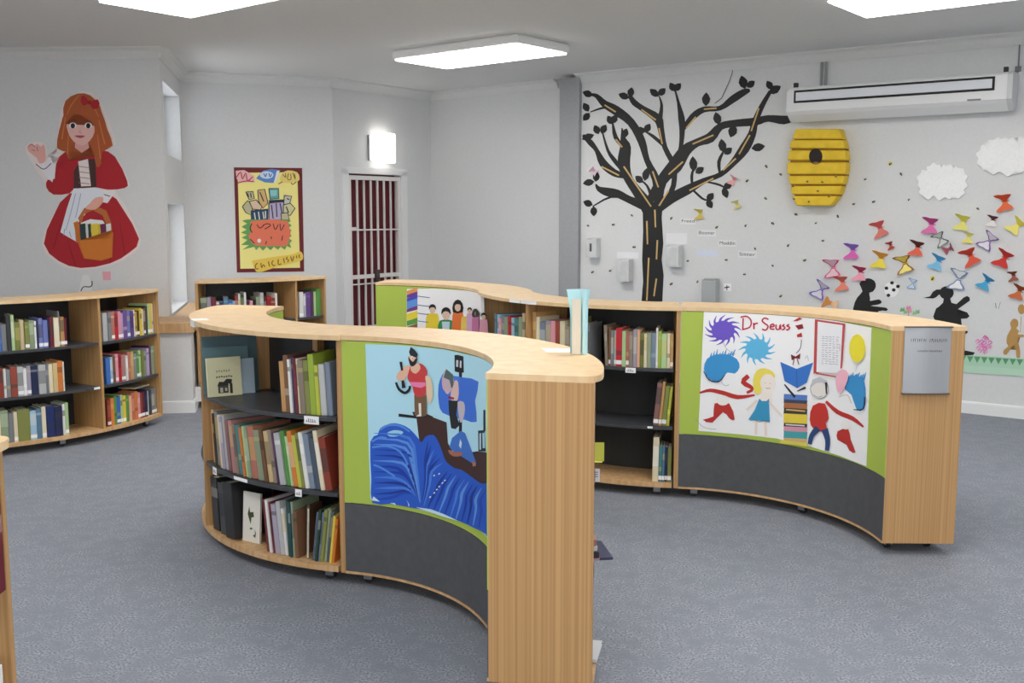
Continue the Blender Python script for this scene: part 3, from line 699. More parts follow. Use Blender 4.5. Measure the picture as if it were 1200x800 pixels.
row(Lc, 1, 125, 186, 442, [('blue', 6), ('pale blue', 4), ('brown', 4), ('pink', 5), ('red', 4), ('dusty rose', 6), ('white', 3), ('salmon', 5), ('tan', 5), ('grey', 5), ('green', 4), ('pale green', 5), ('olive green', 5), ('sage green', 5), ('lilac', 5), ('plum', 4, 1.1), ('sage green', 8, 1.08)],
    wR % 'middle', anchor='start', end_name='the divider', h=0.20, depth=0.16)
row(Lc, 0, 127, 187, 492, [('brick red', 5), ('orange', 5), ('green', 4), ('blue', 6), ('pale green', 3), ('yellow', 5), ('green', 5), ('peach', 4), ('salmon', 6), ('orange', 5), ('pink', 4), ('brick red', 4), ('maroon', 5), ('navy', 5), ('white', 4), ('charcoal', 5), ('grey', 6), ('taupe', 5)],
    wR % 'bottom', anchor='start', end_name='the divider', h=0.205, depth=0.16)
labelled(Lc, 1, 113.5, 452, 0.05, 0.018, scrib=False)
# flat book across the row at the far end of the bottom shelf
p = _l.hit(176, 455); a = atan2(p.y - cL[1], p.x - cL[0]); u = V((-sin(a), cos(a), 0)); nn = V((-cos(a), -sin(a), 0))
q = V((cL[0] + 1.57 * cos(a), cL[1] + 1.57 * sin(a), Lc.sh[0] + 0.225)) - u * 0.09
make_book(M(((u.x, nn.x, 0, q.x), (u.y, nn.y, 0, q.y), (0, 0, 1, q.z), (0, 0, 0, 1))) @ M.Translation((0, 0, 0.012)) @ M.Rotation(R(90), 4, 'Y'), 0.012, 0.15, 0.19, (206, 196, 170), (230, 226, 214), 'thin cream book lying flat on the bottom row, narrow bay', 'books laid flat', sticker=False, title=None, taper=1)

# back bookcase K ----------------------------------------------------------
wK = 'top shelf of the bookcase below the yellow poster'
row(Kc, 2, 231, 326, 361, [('sage green', 8, 1.0), ('lavender-grey', 5, 1.0), ('maroon', 6, 1.02), ('white', 4, .9), ('navy', 5, .85), ('steel blue', 6, 1.05), ('blue', 5, .92), ('pale blue', 3, .9), ('brick red', 4, 1.16), ('white', 3, 1.2), ('dark green', 4, 1.16), ('white', 3, 1.22), ('plum', 4, .9), ('pink', 4, .92), ('black', 4, .9), ('sage green', 5, 1.05), ('pale grey', 5, 1.16), ('dark brown', 4, 1.0), ('red', 6, 1.0), ('brick red', 6, 1.0), ('white', 3, 1.1)],
    wK, anchor='end', end_name='the divider', h=0.20, depth=0.18)
row(Kc, 2, 351, 377, 356, [('white', 5, 1.1), ('pale grey', 3, 1.05), ('purple', 7, 1.08), ('plum', 4, 1.06), ('pale green', 4, 1.06), ('green', 6, 1.1)], 'narrow bay of the bookcase below the yellow poster', anchor='start', end_name='the divider', h=0.21, depth=0.16, group='books in the narrow bay of the bookcase below the yellow poster')

# cut-off bookcase N at the edge
wN = 'shelf of the edge bookcase'
row(Nc, 2, -60, 8, 680, [('white', 8), ('navy', 6), ('cream', 6), ('dark brown', 7, 1.0), ('taupe', 4, .9), ('maroon', 9, 1.0)], 'upper ' + wN, anchor='end', end_name='its end panel', h=0.22, depth=0.2, setback=-0.02)
row(Nc, 1, -70, 9, 820, [('green', 10), ('orange', 8), ('white', 6, .9), ('steel blue', 6), ('dark teal', 6), ('white', 7)], 'lower ' + wN, anchor='end', end_name='its end panel', h=0.16, depth=0.2, setback=-0.012)

# things showing past the end panel of B, on its far side
def flat_book(x, y, z, w, d, t, yaw, col, acc, label, tilt=0):
    mt = M.Translation((x, y, z + t)) @ M.Rotation(R(yaw), 4, 'Z') @ M.Rotation(R(tilt), 4, 'Y') @ M.Rotation(R(90), 4, 'Y')
    return make_book(mt, t, d, w, col, acc, label, 'books lying on the far side shelves', sticker=False, title=(0.2, 0.8), taper=1)
zB1, zB2, zB3 = B.sh[1], B.sh[2], B.sh[0]
flat_book(0.118, 3.50, zB1 + 0.002, 0.245, 0.19, 0.010, 8, (44, 48, 84), (216, 150, 160), 'navy and pink thin book jutting from the shelf past the oak end panel')
flat_book(0.105, 3.50, zB1 + 0.014, 0.205, 0.17, 0.022, 4, (40, 40, 44), (230, 228, 224), 'black thick book in the small pile past the oak end panel')
flat_book(0.105, 3.50, zB1 + 0.038, 0.20, 0.17, 0.018, 6, (222, 220, 214), (90, 90, 92), 'white book in the small pile past the oak end panel')
flat_book(0.10, 3.51, zB1 + 0.058, 0.20, 0.16, 0.024, 2, (186, 132, 112), (220, 190, 170), 'salmon book topmost in the small pile past the oak end panel')
flat_book(0.10, 3.46, zB3 + 0.002, 0.20, 0.16, 0.016, -12, (214, 216, 220), (240, 240, 240), 'white book at carpet level jutting past the oak end panel')
t = thing('note_card', 'yellow note card standing on the shelf past the oak end panel', 'card', (0.30, 3.60, zB2), 'cards on the far side shelf edge')
b = bmesh.new(); box(b, (0.262, 3.600, zB2 + 0.006), (0.331, 3.602, zB2 + 0.075)); box(b, (0.262, 3.602, zB2 + 0.0005), (0.325, 3.63, zB2 + 0.0025)); obj('card', b, mat((232, 232, 96), 0.7), t)
t = thing('note_card', 'white printed card hanging below the yellow note card', 'card', (0.30, 3.595, zB2 - 0.05), 'cards on the far side shelf edge')
b = bmesh.new(); box(b, (0.262, 3.594, zB2 - 0.068), (0.316, 3.5955, zB2 - 0.0195)); obj('card', b, M_PAPER, t)
b = bmesh.new()
for i in range(3): box(b, (0.288, 3.5934, zB2 - 0.034 - i * 0.008), (0.309, 3.5939, zB2 - 0.031 - i * 0.008))
obj('print', b, mat((170, 90, 120)), t)
# ------------------------------------------------------------------ posters and plaque
def poster(name, label, surf, outline, off=0.003, paper=M_PAPER):
    a = Art(surf, off=off, step=0.0001)
    a.poly(outline, paper, thick=off - 0.0006, raw=True)
    o = a.done(name); tag(o, label, 'poster')
    return o, a.off
# pirate ship painting on B
SB = B.inn
o, off = poster('poster', 'painting of a bearded pirate on a ship above big blue waves, on the green panel', SB,
    [(428.5, 403), (470, 404.5), (520, 409), (560, 418), (577, 424), (578, 640), (566, 621.5), (545, 612), (520, 604), (490, 596), (460, 588.5), (434.5, 585)], paper=mat((182, 228, 246), 0.7))
a = Art(SB, off=off, step=0.0001, T=zoom(425, 398, 7.84))
BLK = (26, 26, 34); SKIN = (232, 186, 160); SEA = (38, 92, 204)
# second mast, sail and lookout
a.stroke([(905, 300), (905, 800), (900, 900)], BLK, 3.6)
a.poly([(850, 140), (880, 138), (932, 152), (936, 300), (905, 304), (852, 290)], BLK)
a.poly([(866, 185), (886, 188), (884, 250), (864, 246)], (200, 206, 214)); a.poly([(900, 190), (916, 194), (914, 258), (898, 254)], (214, 218, 226))
a.poly([(838, 330), (930, 345), (1072, 385), (1040, 560), (1055, 752), (950, 735), (880, 720), (740, 670), (705, 580), (700, 460), (715, 370), (770, 280)], (62, 116, 222), smooth=2)
a.poly([(838, 330), (900, 338), (890, 560), (950, 600), (950, 735), (880, 720), (800, 560)], (70, 124, 228))
a.poly([(770, 270), (835, 330), (845, 420), (790, 500), (760, 470), (740, 440), (735, 360)], (206, 178, 190), smooth=2)
a.poly([(775, 268), (838, 320), (846, 440), (820, 440), (805, 370), (750, 345)], (84, 104, 104))
a.poly([(860, 370), (885, 390), (890, 500), (872, 560), (830, 570), (815, 500), (830, 450), (846, 400)], (226, 190, 186), smooth=2)
a.poly([(790, 515), (850, 530), (845, 548), (795, 540)], (150, 40, 60))
a.poly([(795, 555), (885, 560), (868, 690), (900, 780), (860, 820), (820, 810), (800, 660)], (30, 32, 40))
a.poly([(880, 572), (935, 570), (948, 640), (930, 730), (905, 760), (890, 680)], (200, 190, 200), smooth=2)
a.T = zoom(425, 480, 5.155)
# hull
a.poly([(328, 40), (430, 45), (512, 75), (520, 200), (560, 270), (690, 345), (700, 250), (775, 260), (790, 470), (600, 400), (500, 330), (380, 230), (345, 180)], (66, 40, 36))
a.poly([(304, 12), (355, 8), (430, 40), (425, 60), (318, 48)], (58, 36, 32))
a.poly([(222, 22), (330, 36), (330, 52), (220, 40)], BLK)
a.poly([(704, 125), (742, 122), (750, 250), (706, 250)], BLK); a.poly([(712, 142), (724, 140), (724, 240), (712, 240)], (188, 222, 236)); a.poly([(730, 140), (742, 138), (746, 230), (732, 232)], (188, 222, 236))
a.stroke([(742, 0), (742, 130)], BLK, 2.2)
a.poly([(600, 125), (625, 140), (690, 310), (680, 330), (650, 290), (610, 190), (598, 250), (555, 250), (530, 225), (545, 170)], (64, 116, 204))
a.poly([(596, 175), (606, 200), (600, 235), (588, 215)], (210, 226, 236))
a.poly([(525, 240), (560, 252), (606, 256), (600, 278), (555, 280), (530, 262)], (170, 110, 90), smooth=2); a.poly([(668, 310), (692, 318), (690, 338), (672, 342)], (176, 120, 100))
# waves
a.poly([(50, 190), (95, 150), (110, 110), (170, 82), (230, 85), (290, 115), (340, 170), (362, 195), (385, 160), (430, 150), (460, 185), (490, 260), (510, 310), (560, 350), (600, 360), (640, 385), (700, 430), (750, 455), (790, 470), (800, 800), (750, 748), (680, 712), (600, 675), (500, 640), (400, 608), (290, 588), (170, 566), (62, 560), (56, 420)], SEA, smooth=2)
a.poly([(150, 140), (190, 122), (235, 125), (250, 138), (215, 158), (170, 160)], (160, 214, 238), smooth=2)
rnd = random.Random(3)
for base, x0, x1, n, (bx, by) in ((1, 60, 330, 13, (345, 560)), (2, 380, 500, 6, (365, 570)), (3, 520, 780, 10, (470, 620))):
    for i in range(n):
        f = i / max(1, n - 1)
        if base == 1: s = (60 + 20 * rnd.random(), 540 - f * 400); e = (bx - 20 + 30 * f, by - 50 * (1 - f)); md = (150 + 120 * f + 40 * rnd.random(), s[1] - 10 + 40 * f)
        elif base == 2: s = (400 + f * 90, 190 + f * 130); e = (bx + 10 * f, by + 10 * f); md = (385 + f * 40, 300 + f * 70)
        else: s = (520 + f * 235, 370 + f * 110); e = (400 + f * 310, 590 + f * 120); md = (470 + f * 250, 440 + f * 110)
        c = rnd.choice([(22, 62, 168), (72, 128, 226), (28, 74, 186), (96, 150, 232), (20, 54, 150)])
        a.stroke([(*s, 0.5), (*md, 2.6 + rnd.random()), ((md[0] + e[0]) / 2 + 10, (md[1] + e[1]) / 2 - 20, 2.8), (*e, 1.2)], c)
for p in ([(60, 190), (110, 165), (150, 170)], [(62, 225), (150, 218), (230, 250), (280, 330)], [(110, 120), (160, 92), (230, 95), (290, 130)], [(70, 330), (120, 350), (200, 400)]): a.stroke([(x, y, 2.2) for x, y in p], (84, 146, 232))
for x, y in ((440, 500), (455, 480), (470, 462), (490, 440), (505, 425), (415, 525), (470, 385), (440, 395)): a.ell(x, y, 7, 4, (226, 238, 248), rot=-40, n=8)
for pts in ([(60, 545), (110, 552), (70, 520)], [(170, 560), (210, 575), (200, 560)], [(330, 585), (420, 598), (500, 628), (590, 670), (500, 645), (400, 612)], [(270, 540), (290, 570), (285, 585), (280, 560)]): a.poly(pts, (206, 232, 246))
# pirate
a.T = zoom(425, 398, 7.84)
a.poly([(485, 500), (598, 505), (600, 690), (560, 705), (490, 690)], (120, 92, 64)); a.poly([(525, 580), (548, 580), (552, 700), (500, 702), (530, 680)], (236, 230, 224))
a.poly([(430, 300), (450, 240), (520, 215), (570, 230), (605, 290), (600, 400), (585, 510), (495, 515), (470, 430), (425, 360)], (206, 62, 66), smooth=2)
a.poly([(440, 385), (590, 390), (592, 420), (550, 440), (470, 425)], (236, 130, 178))
a.poly([(590, 330), (640, 350), (660, 480), (640, 575), (612, 570), (598, 470), (596, 400)], (232, 206, 176), smooth=2)
a.poly([(445, 235), (395, 245), (330, 310), (325, 360), (380, 375), (420, 330), (435, 290)], SKIN, smooth=2)
a.poly([(460, 230), (520, 210), (545, 260), (500, 310), (455, 280)], SKIN, smooth=2)
a.ell(475, 170, 40, 56, SKIN)
a.poly([(430, 150), (445, 225), (475, 242), (505, 215), (515, 165), (495, 175), (475, 200), (450, 180)], BLK, smooth=2)
a.poly([(438, 110), (455, 62), (490, 90), (520, 130), (512, 165), (490, 130), (450, 140)], (34, 40, 56)); a.ell(468, 165, 12, 16, (240, 236, 236)); a.ell(470, 168, 5, 7, BLK, n=8)
a.stroke([(362, 200, 3), (375, 280, 2.6)], BLK); a.stroke([(380, 370, 3), (390, 440, 4.4)], BLK); a.stroke([(318, 388, 2.6), (345, 450, 3), (400, 485, 3.2), (440, 455, 3), (447, 420, 2.4)], BLK)
a.done('painting', o)

# children and book stack poster on E
SE = Ec.inn
o, off = poster('poster', 'white poster of painted children beside a tall rainbow pile of books', SE, [(477, 338.5), (509, 338), (567.5, 341.8), (567.5, 425), (476.5, 425)])
a = Art(SE, off=off, step=0.0001, T=zoom(440, 310, 7.5))
for c, y0, y1 in (((226, 152, 92), 205, 245), ((110, 60, 150), 240, 275), ((74, 76, 190), 270, 310), ((96, 150, 226), 300, 370), ((120, 60, 130), 365, 400), ((236, 216, 60), 408, 472), ((96, 160, 66), 470, 520), ((140, 90, 60), 520, 560), ((60, 90, 190), 560, 640), ((200, 60, 70), 640, 720)):
    a.poly([(278, y0 + 25), (372, y0 - 5), (372, y1 - 5), (278, y1 + 18)], c)
for i, y in enumerate((222, 300, 372, 440, 500, 545, 600, 680)):
    a.poly([(372, y), (400, y - 12), (515, y + 40), (470, y + 62), (372, y + 50)], (246, 246, 250)); a.stroke([(374, y + 54), (480, y + 68)], (80, 100, 160), 0.8)
def kid(x, y, r, hair, shirt, w, face=(226, 196, 176), long=False):
    a.poly([(x - w, 760), (x - w, y + r * 2.6), (x - w * 0.5, y + r * 1.5), (x + w * 0.5, y + r * 1.5), (x + w, y + r * 2.6), (x + w, 760)], shirt, smooth=2)
    if long: a.poly([(x - r * 1.25, y + r * 1.7), (x - r * 1.2, y - r * .6), (x, y - r * 1.6), (x + r * 1.2, y - r * .6), (x + r * 1.25, y + r * 1.7)], hair, smooth=2)
    a.ell(x, y + r * 0.4, r * 0.8, r * 1.1, face)
    a.poly([(x - r, y + r * .4), (x - r * .9, y - r * .8), (x, y - r * 1.3), (x + r * .9, y - r * .8), (x + r, y + r * .4), (x + r * .5, y - r * .3), (x - r * .5, y - r * .3)], hair, smooth=2)
H = (24, 22, 24)
kid(505, 385, 30, H, (230, 206, 56), 55); kid(625, 425, 40, H, (50, 140, 84), 70); kid(730, 360, 34, H, (232, 120, 56), 48, long=True)
kid(795, 470, 1, (236, 200, 90), (240, 206, 100), 34); kid(835, 400, 20, H, (216, 170, 206), 26); kid(887, 420, 22, H, (196, 110, 160), 30, long=True); kid(960, 450, 22, H, (236, 170, 190), 34)
a.poly([(590, 500), (660, 500), (655, 620), (600, 620)], (196, 216, 232))
a.done('painting', o)

# lettered poster on C (plain coloured shapes, children and books)
SCc = C.inn
o, off = poster('poster', 'white poster with red painted lettering and bright paint bursts, on the green panel', SCc,
    [(825, 363), (900, 366), (960, 372), (1021.5, 384), (1015.5, 546), (985, 534), (950, 523), (910, 513.5), (870, 509), (818.5, 504.5)])
a = Art(SCc, off=off, step=0.0001, T=zoom(810, 355, 4.0))
def burst(x, y, rx, ry, c, n=13, sp=1.6, sw=28):
    st = a.step; a.step = 0
    for i in range(n):
        t = 2 * pi * i / n; q = R(sw)
        a.stroke([(x + rx * .8 * cos(t), y + ry * .8 * sin(t), 4.0), (x + rx * 1.2 * cos(t + q * .4), y + ry * 1.2 * sin(t + q * .4), 2.4), (x + rx * sp * cos(t + q), y + ry * sp * sin(t + q), 0.4)], c)
    a.off += 0.0005; a.ell(x, y, rx, ry, c); a.step = st
burst(150, 128, 55, 46, (112, 88, 204)); burst(310, 215, 55, 48, (96, 186, 232), sw=-18)
a.poly([(60, 310), (75, 260), (120, 240), (170, 240), (215, 262), (228, 300), (205, 330), (170, 325), (130, 365), (85, 355)], (58, 150, 214), smooth=2)
for q in range(9): a.stroke([(90 + q * 13, 262 - q * 2, 3), (96 + q * 14, 232 - (q % 3) * 8, .5)], (58, 150, 214)); a.stroke([(738 + q * 9, 362 - (4 - abs(4 - q)) * 5, 3), (744 + q * 10, 336 - (q % 3) * 6, .5)], (58, 150, 214))
a.poly([(725, 370), (770, 340), (815, 365), (822, 440), (815, 495), (780, 500), (755, 430), (725, 405)], (58, 150, 214), smooth=2)
RED = (190, 48, 44)
LET = (190, 36, 62)
for p in ([(245, 70), (243, 120)], [(232, 66), (262, 62), (282, 82), (276, 112), (240, 124)], [(294, 92), (296, 122)], [(296, 102), (306, 94), (314, 96)], [(364, 76), (346, 70), (334, 82), (348, 96), (362, 108), (352, 126), (334, 122)],
          [(372, 112), (390, 108), (386, 98), (374, 104), (374, 120), (392, 122)], [(400, 100), (400, 120), (414, 122), (420, 100), (422, 124)], [(440, 100), (430, 106), (442, 114), (434, 124), (428, 122)], [(462, 100), (450, 106), (464, 114), (454, 126), (448, 122)]):
    a.stroke(p, LET, 1.7)
# ribbons and flags in place of figures
a.stroke([(40, 420, 2), (90, 408, 4), (150, 420, 5), (220, 440, 5), (300, 430, 2)], RED); a.stroke([(270, 340, 5), (245, 370, 6), (290, 400, 4), (262, 420, 3)], RED)
a.poly([(110, 470), (180, 470), (205, 545), (180, 540), (150, 510), (100, 560), (55, 545), (105, 530)], RED, smooth=2); a.ell(150, 455, 30, 24, (240, 238, 236))
a.stroke([(635, 460, 3), (690, 510, 5), (760, 540, 5), (812, 580, 2)], RED); a.poly([(690, 600), (740, 590), (752, 640), (775, 700), (745, 690), (720, 640), (690, 640)], RED, smooth=2); a.ell(730, 570, 26, 22, (242, 240, 240))
a.poly([(478, 85), (510, 66), (524, 74), (500, 84)], RED); a.poly([(490, 105), (524, 98), (530, 118), (505, 124)], (150, 34, 44)); a.poly([(498, 148), (520, 138), (524, 158), (500, 160)], RED)
a.stroke([(520, 170, .8), (515, 210, .8), (495, 235, .8)], (60, 60, 66)); a.poly([(470, 240), (492, 250), (515, 235), (512, 262), (492, 258), (474, 268)], (120, 30, 44)); a.stroke([(485, 262), (480, 290)], (120, 30, 44), 1.0); a.stroke([(500, 262), (508, 288)], (120, 30, 44), 1.0)
a.poly([(420, 275), (497, 308), (575, 278), (545, 372), (500, 398), (440, 365)], (54, 118, 204))
a.stroke([(497, 308), (500, 396)], (36, 80, 160), 0.7)
for c, y0, y1 in (((92, 130, 200), 425, 452), ((60, 70, 96), 450, 466), ((176, 110, 70), 466, 492), ((64, 60, 60), 490, 520), ((230, 206, 70), 516, 560), ((60, 58, 66), 560, 578), ((216, 150, 170), 576, 600), ((70, 160, 168), 598, 632), ((206, 176, 120), 630, 650)):
    a.poly([(438, y0), (548, y0 + 6), (546, y1 + 6), (436, y1)], c)
a.stroke([(448, 498), (538, 506)], (214, 180, 110), 1.6); a.stroke([(446, 568), (536, 574)], (226, 226, 226), 1.4); a.stroke([(440, 380, 1.5), (490, 440, 3.0)], (36, 40, 60)); a.stroke([(500, 412, 1), (540, 395, 3)], (44, 50, 66))
a.poly([(420, 640), (548, 655), (548, 672), (420, 655)], (222, 206, 90))
# girl in a blue dress
a.poly([(300, 420), (292, 360), (310, 315), (345, 305), (385, 320), (395, 350), (340, 340), (330, 420)], (240, 222, 96), smooth=2)
a.poly([(340, 405), (380, 405), (382, 470), (318, 470)], (244, 234, 226)); a.ell(362, 375, 36, 44, (246, 236, 228)); a.poly([(322, 446), (334, 458), (356, 458), (368, 446), (370, 520), (372, 556), (270, 545), (300, 500)], (56, 150, 196))
a.stroke([(310, 455, 3), (262, 500, 2.4)], (240, 226, 216)); a.stroke([(370, 465, 3), (430, 530, 2.2)], (240, 226, 216)); a.stroke([(308, 555, 3), (306, 615, 3)], (240, 226, 216)); a.stroke([(350, 556, 3), (354, 622, 3)], (240, 226, 216))
for p in ([(350, 372), (352, 376)], [(372, 374), (374, 378)], [(352, 396), (364, 400), (374, 396)], [(280, 550), (300, 545), (322, 556), (345, 548), (368, 556)]): a.stroke(p, (80, 84, 96), 0.5)
# boy in a red jersey
a.ell(606, 400, 44, 48, (150, 150, 158)); a.ell(606, 400, 41, 45, (234, 228, 224)); a.poly([(566, 395), (572, 358), (606, 346), (642, 362), (646, 392), (620, 372), (590, 374)], (196, 198, 204)); a.poly([(632, 370), (644, 372), (642, 425), (636, 425)], (40, 42, 50)); a.stroke([(580, 430), (600, 440), (620, 434)], (90, 90, 100), 0.5)
a.poly([(575, 480), (632, 470), (650, 540), (636, 560), (640, 600), (580, 590), (560, 545)], (196, 50, 44), smooth=2)
a.stroke([(600, 585, 8), (570, 620, 6), (560, 660, 5)], (42, 70, 120)); a.stroke([(630, 590, 8), (645, 640, 6), (642, 690, 5)], (42, 70, 120))
# framed note, balloons
a.poly([(585, 75), (728, 96), (712, 305), (578, 330)], (196, 74, 76)); a.poly([(598, 86), (716, 103), (704, 330), (592, 322)], (240, 240, 246))
a.stroke([(590, 328, 1.6), (690, 346, 1.6)], (196, 74, 76))
rnd = random.Random(5)
for i in range(13):
    y = 155 + i * 10.5
    for j in range(5):
        x = 618 + j * 17; a.stroke([(x, y + j * 1.0), (x + rnd.uniform(8, 15), y + j * 1.0 + rnd.uniform(-2, 4))], (130, 132, 150), 0.45, k=1)
a.stroke([(60, 318, 1), (85, 358, 1.4), (130, 367, 1.6), (160, 335, .8)], (24, 40, 80)); a.stroke([(770, 498, 1), (815, 496, 1.4), (822, 440, 1.4)], (24, 40, 80))
a.ell(787, 212, 38, 66, (244, 230, 58)); a.stroke([(788, 280), (780, 320)], (200, 196, 190), 0.4)
a.poly([(720, 310), (745, 330), (735, 380), (705, 425), (685, 380), (690, 330)], (244, 186, 204), smooth=2)
for p in ([(150, 180), (170, 215), (210, 240)], [(135, 360), (160, 385), (180, 380)], [(700, 440), (740, 430), (760, 470)], [(540, 260), (550, 245), (556, 270)], [(20, 540), (60, 580), (120, 590)]): a.stroke(p, (150, 152, 166), 0.45)
a.done('painting', o)

# steel plaque on the end panel of C
eA = R(-1.0); u = V((cos(eA), sin(eA), 0)); e0 = V((cC[0], cC[1], 0))
EP = Plane(tuple((e0 + u * RiC)[:2]), tuple((e0 + u * (RiC + 0.345))[:2]))
mt = frame(EP.p, EP.u, EP.n); s_a, s_b = EP.s_of(1058.5, 420), EP.s_of(1113, 420); zt_, zb_ = EP.hit(1086, 383.5).z, EP.hit(1086, 460).z
M_PLQ = mat((176, 178, 182), 0.3, 'satin_aluminium', 0.35)
b = bmesh.new(); n = 10; pr = []
for i in range(n + 1):
    f = i / n; pr.append((s_a + (s_b - s_a) * f, 0.006 + 0.014 * sin(pi * f)))
vs = [[b.verts.new(EP.pt(s, z, o)) for s, o in pr] for z in (zb_, zt_)]; v0 = [[b.verts.new(EP.pt(s, z, 0.001)) for s, o in pr] for z in (zb_, zt_)]
for i in range(n):
    b.faces.new((vs[0][i], vs[0][i + 1], vs[1][i + 1], vs[1][i])); b.faces.new((v0[0][i], vs[0][i], vs[0][i + 1], v0[0][i + 1])); b.faces.new((v0[1][i + 1], vs[1][i + 1], vs[1][i], v0[1][i])); b.faces.new((v0[0][i + 1], v0[0][i], v0[1][i], v0[1][i + 1]))
for i in (0, n): b.faces.new((v0[0][i], vs[0][i], vs[1][i], v0[1][i]))
bmesh.ops.recalc_face_normals(b, faces=b.faces)
o = obj('plaque', b, M_PLQ); tag(o, 'grey metal plaque with two engraved lines on the oak end panel', 'sign')
b = bmesh.new(); box(b, (s_a - 0.002, 0.0005, zt_), (s_b + 0.002, 0.02, zt_ + 0.006), mt); box(b, (s_a - 0.002, 0.0005, zb_ - 0.006), (s_b + 0.002, 0.02, zb_), mt); obj('mount_strip', b, mat((90, 80, 70), 0.4), o)
b = bmesh.new(); rnd = random.Random(11)
def engraved(z, h, f0, f1, n, w):
    for i in range(n):
        f = f0 + (f1 - f0) * i / n
        if i in (n * 3 // 7,): continue
        s = s_a + (s_b - s_a) * f; oo = 0.0065 + 0.014 * sin(pi * f)
        sl = rnd.choice((-1, 0, 1)) * h * 0.2
        vs = [b.verts.new(EP.pt(s + dx + (sl if zz else 0), z + zz, oo)) for dx, zz in ((0, 0), (w, 0), (w, h), (0, h))]; b.faces.new(vs)
        if rnd.random() < 0.6:
            zz = rnd.choice((0, h * 0.5, h * 0.85)); vs = [b.verts.new(EP.pt(s + dx, z + q, oo)) for dx, q in ((0, zz), (w * 3, zz), (w * 3, zz + h * .15), (0, zz + h * .15))]; b.faces.new(vs)
zl = lambda y: EP.hit(1086, y).z
engraved(zl(400), zl(396.3) - zl(400), 0.13, 0.93, 19, 0.0022); engraved(zl(411.6), zl(409.8) - zl(411.6), 0.27, 0.80, 26, 0.0016)
obj('engraving', b, mat((58, 58, 62), 0.5), o)
# light blue folded card stand on the near top
t = thing('card_stand', 'light blue curled plastic stand holding a cream card, upright on the near top', 'stand', (0.247, 3.785, 1.1285))
M_AQUA = mat((190, 232, 240), 0.3, 'aqua_plastic')
def curl(pts, z0, z1, th, m, name, flare=0.0):
    pts = [(p[0] * 0.86 + 0.047, p[1] - 0.13) for p in pts]; z0 += 0.0085; z1 += 0.0085
    b = bmesh.new(); nz = 8; rows = []
    for k in range(nz + 1):
        f = k / nz; z = z0 + (z1 - z0) * f
        cx = sum(p[0] for p in pts) / len(pts)
        rows.append([(b.verts.new((cx + (p[0] - cx) * (1 + flare * (f - .5) ** 2 * 4 * (1 if f > .5 else 0.0)), p[1], z)), b.verts.new((cx + (p[0] - cx) * (1 + flare * (f - .5) ** 2 * 4 * (1 if f > .5 else 0.0)), p[1] + th, z))) for p in pts])
    for k in range(nz):
        for i in range(len(pts) - 1):
            b.faces.new((rows[k][i][0], rows[k][i + 1][0], rows[k + 1][i + 1][0], rows[k + 1][i][0])); b.faces.new((rows[k][i + 1][1], rows[k][i][1], rows[k + 1][i][1], rows[k + 1][i + 1][1]))
        for i in (0, len(pts) - 1): b.faces.new((rows[k][i][0], rows[k + 1][i][0], rows[k + 1][i][1], rows[k][i][1]))
    for k in (0, nz):
        for i in range(len(pts) - 1): b.faces.new((rows[k][i][0], rows[k][i + 1][0], rows[k][i + 1][1], rows[k][i][1]))
    bmesh.ops.recalc_face_normals(b, faces=b.faces); obj(name, b, m, t, smooth=False)
curl([(0.198, 3.925), (0.215, 3.937), (0.24, 3.942), (0.262, 3.93), (0.268, 3.90)], 1.1205, 1.362, 0.002, M_AQUA, 'back_sheet', flare=0.45)
curl([(0.204, 3.913), (0.222, 3.916), (0.243, 3.914)], 1.1205, 1.328, 0.0016, mat((228, 220, 204), 0.6), 'card')
curl([(0.250, 3.905), (0.262, 3.896), (0.272, 3.905)], 1.1205, 1.345, 0.0016, M_AQUA, 'front_flap', flare=0.3)
# tape and labels on the tops
def flat_strip(pts, z, m, name, label):
    b = bmesh.new(); prism(b, [tuple(atz(x, y, z)[:2]) for x, y in pts], z, z + 0.0012); o = obj(name, b, m); tag(o, label, 'label'); return o
flat_strip([(634, 408), (676, 409), (677, 412.5), (640, 412.5)], 1.1283, M_PAPER, 'label_strip', 'white label strip lying on the near top beside the blue stand')
for px0, px1, dz_ in ((600, 612, 0), (613, 631, 0.0)):
    a0_, a1_ = Dc.out.ang(px0, 355) % (2 * pi), Dc.out.ang(px1, 355) % (2 * pi)
    b = bmesh.new(); arc_prism(b, cD, RoD + 0.0184, RoD + 0.0195, 1.0985, 1.1195, a0_, a1_, 6); obj('edge_tape', b, M_PAPER, Dc.t, label='white paper tape on the top edge')
a0_ = A.out.ang(232, 385) % (2 * pi)
b = bmesh.new(); arc_prism(b, cA, RoA - 0.05, RoA + 0.029, 1.095, 1.1295, _ad - 0.05, _ad + 0.02, 4); obj('corner_guard', b, M_WHITE, A.t, label='white plastic edge guard')
b = bmesh.new(); arc_prism(b, cA, RoA + 0.0005, RoA + 0.02, 0.72, 0.79, _ad - 0.03, _ad + 0.0, 3); obj('corner_guard', b, M_WHITE, A.t, label='white plastic edge guard')
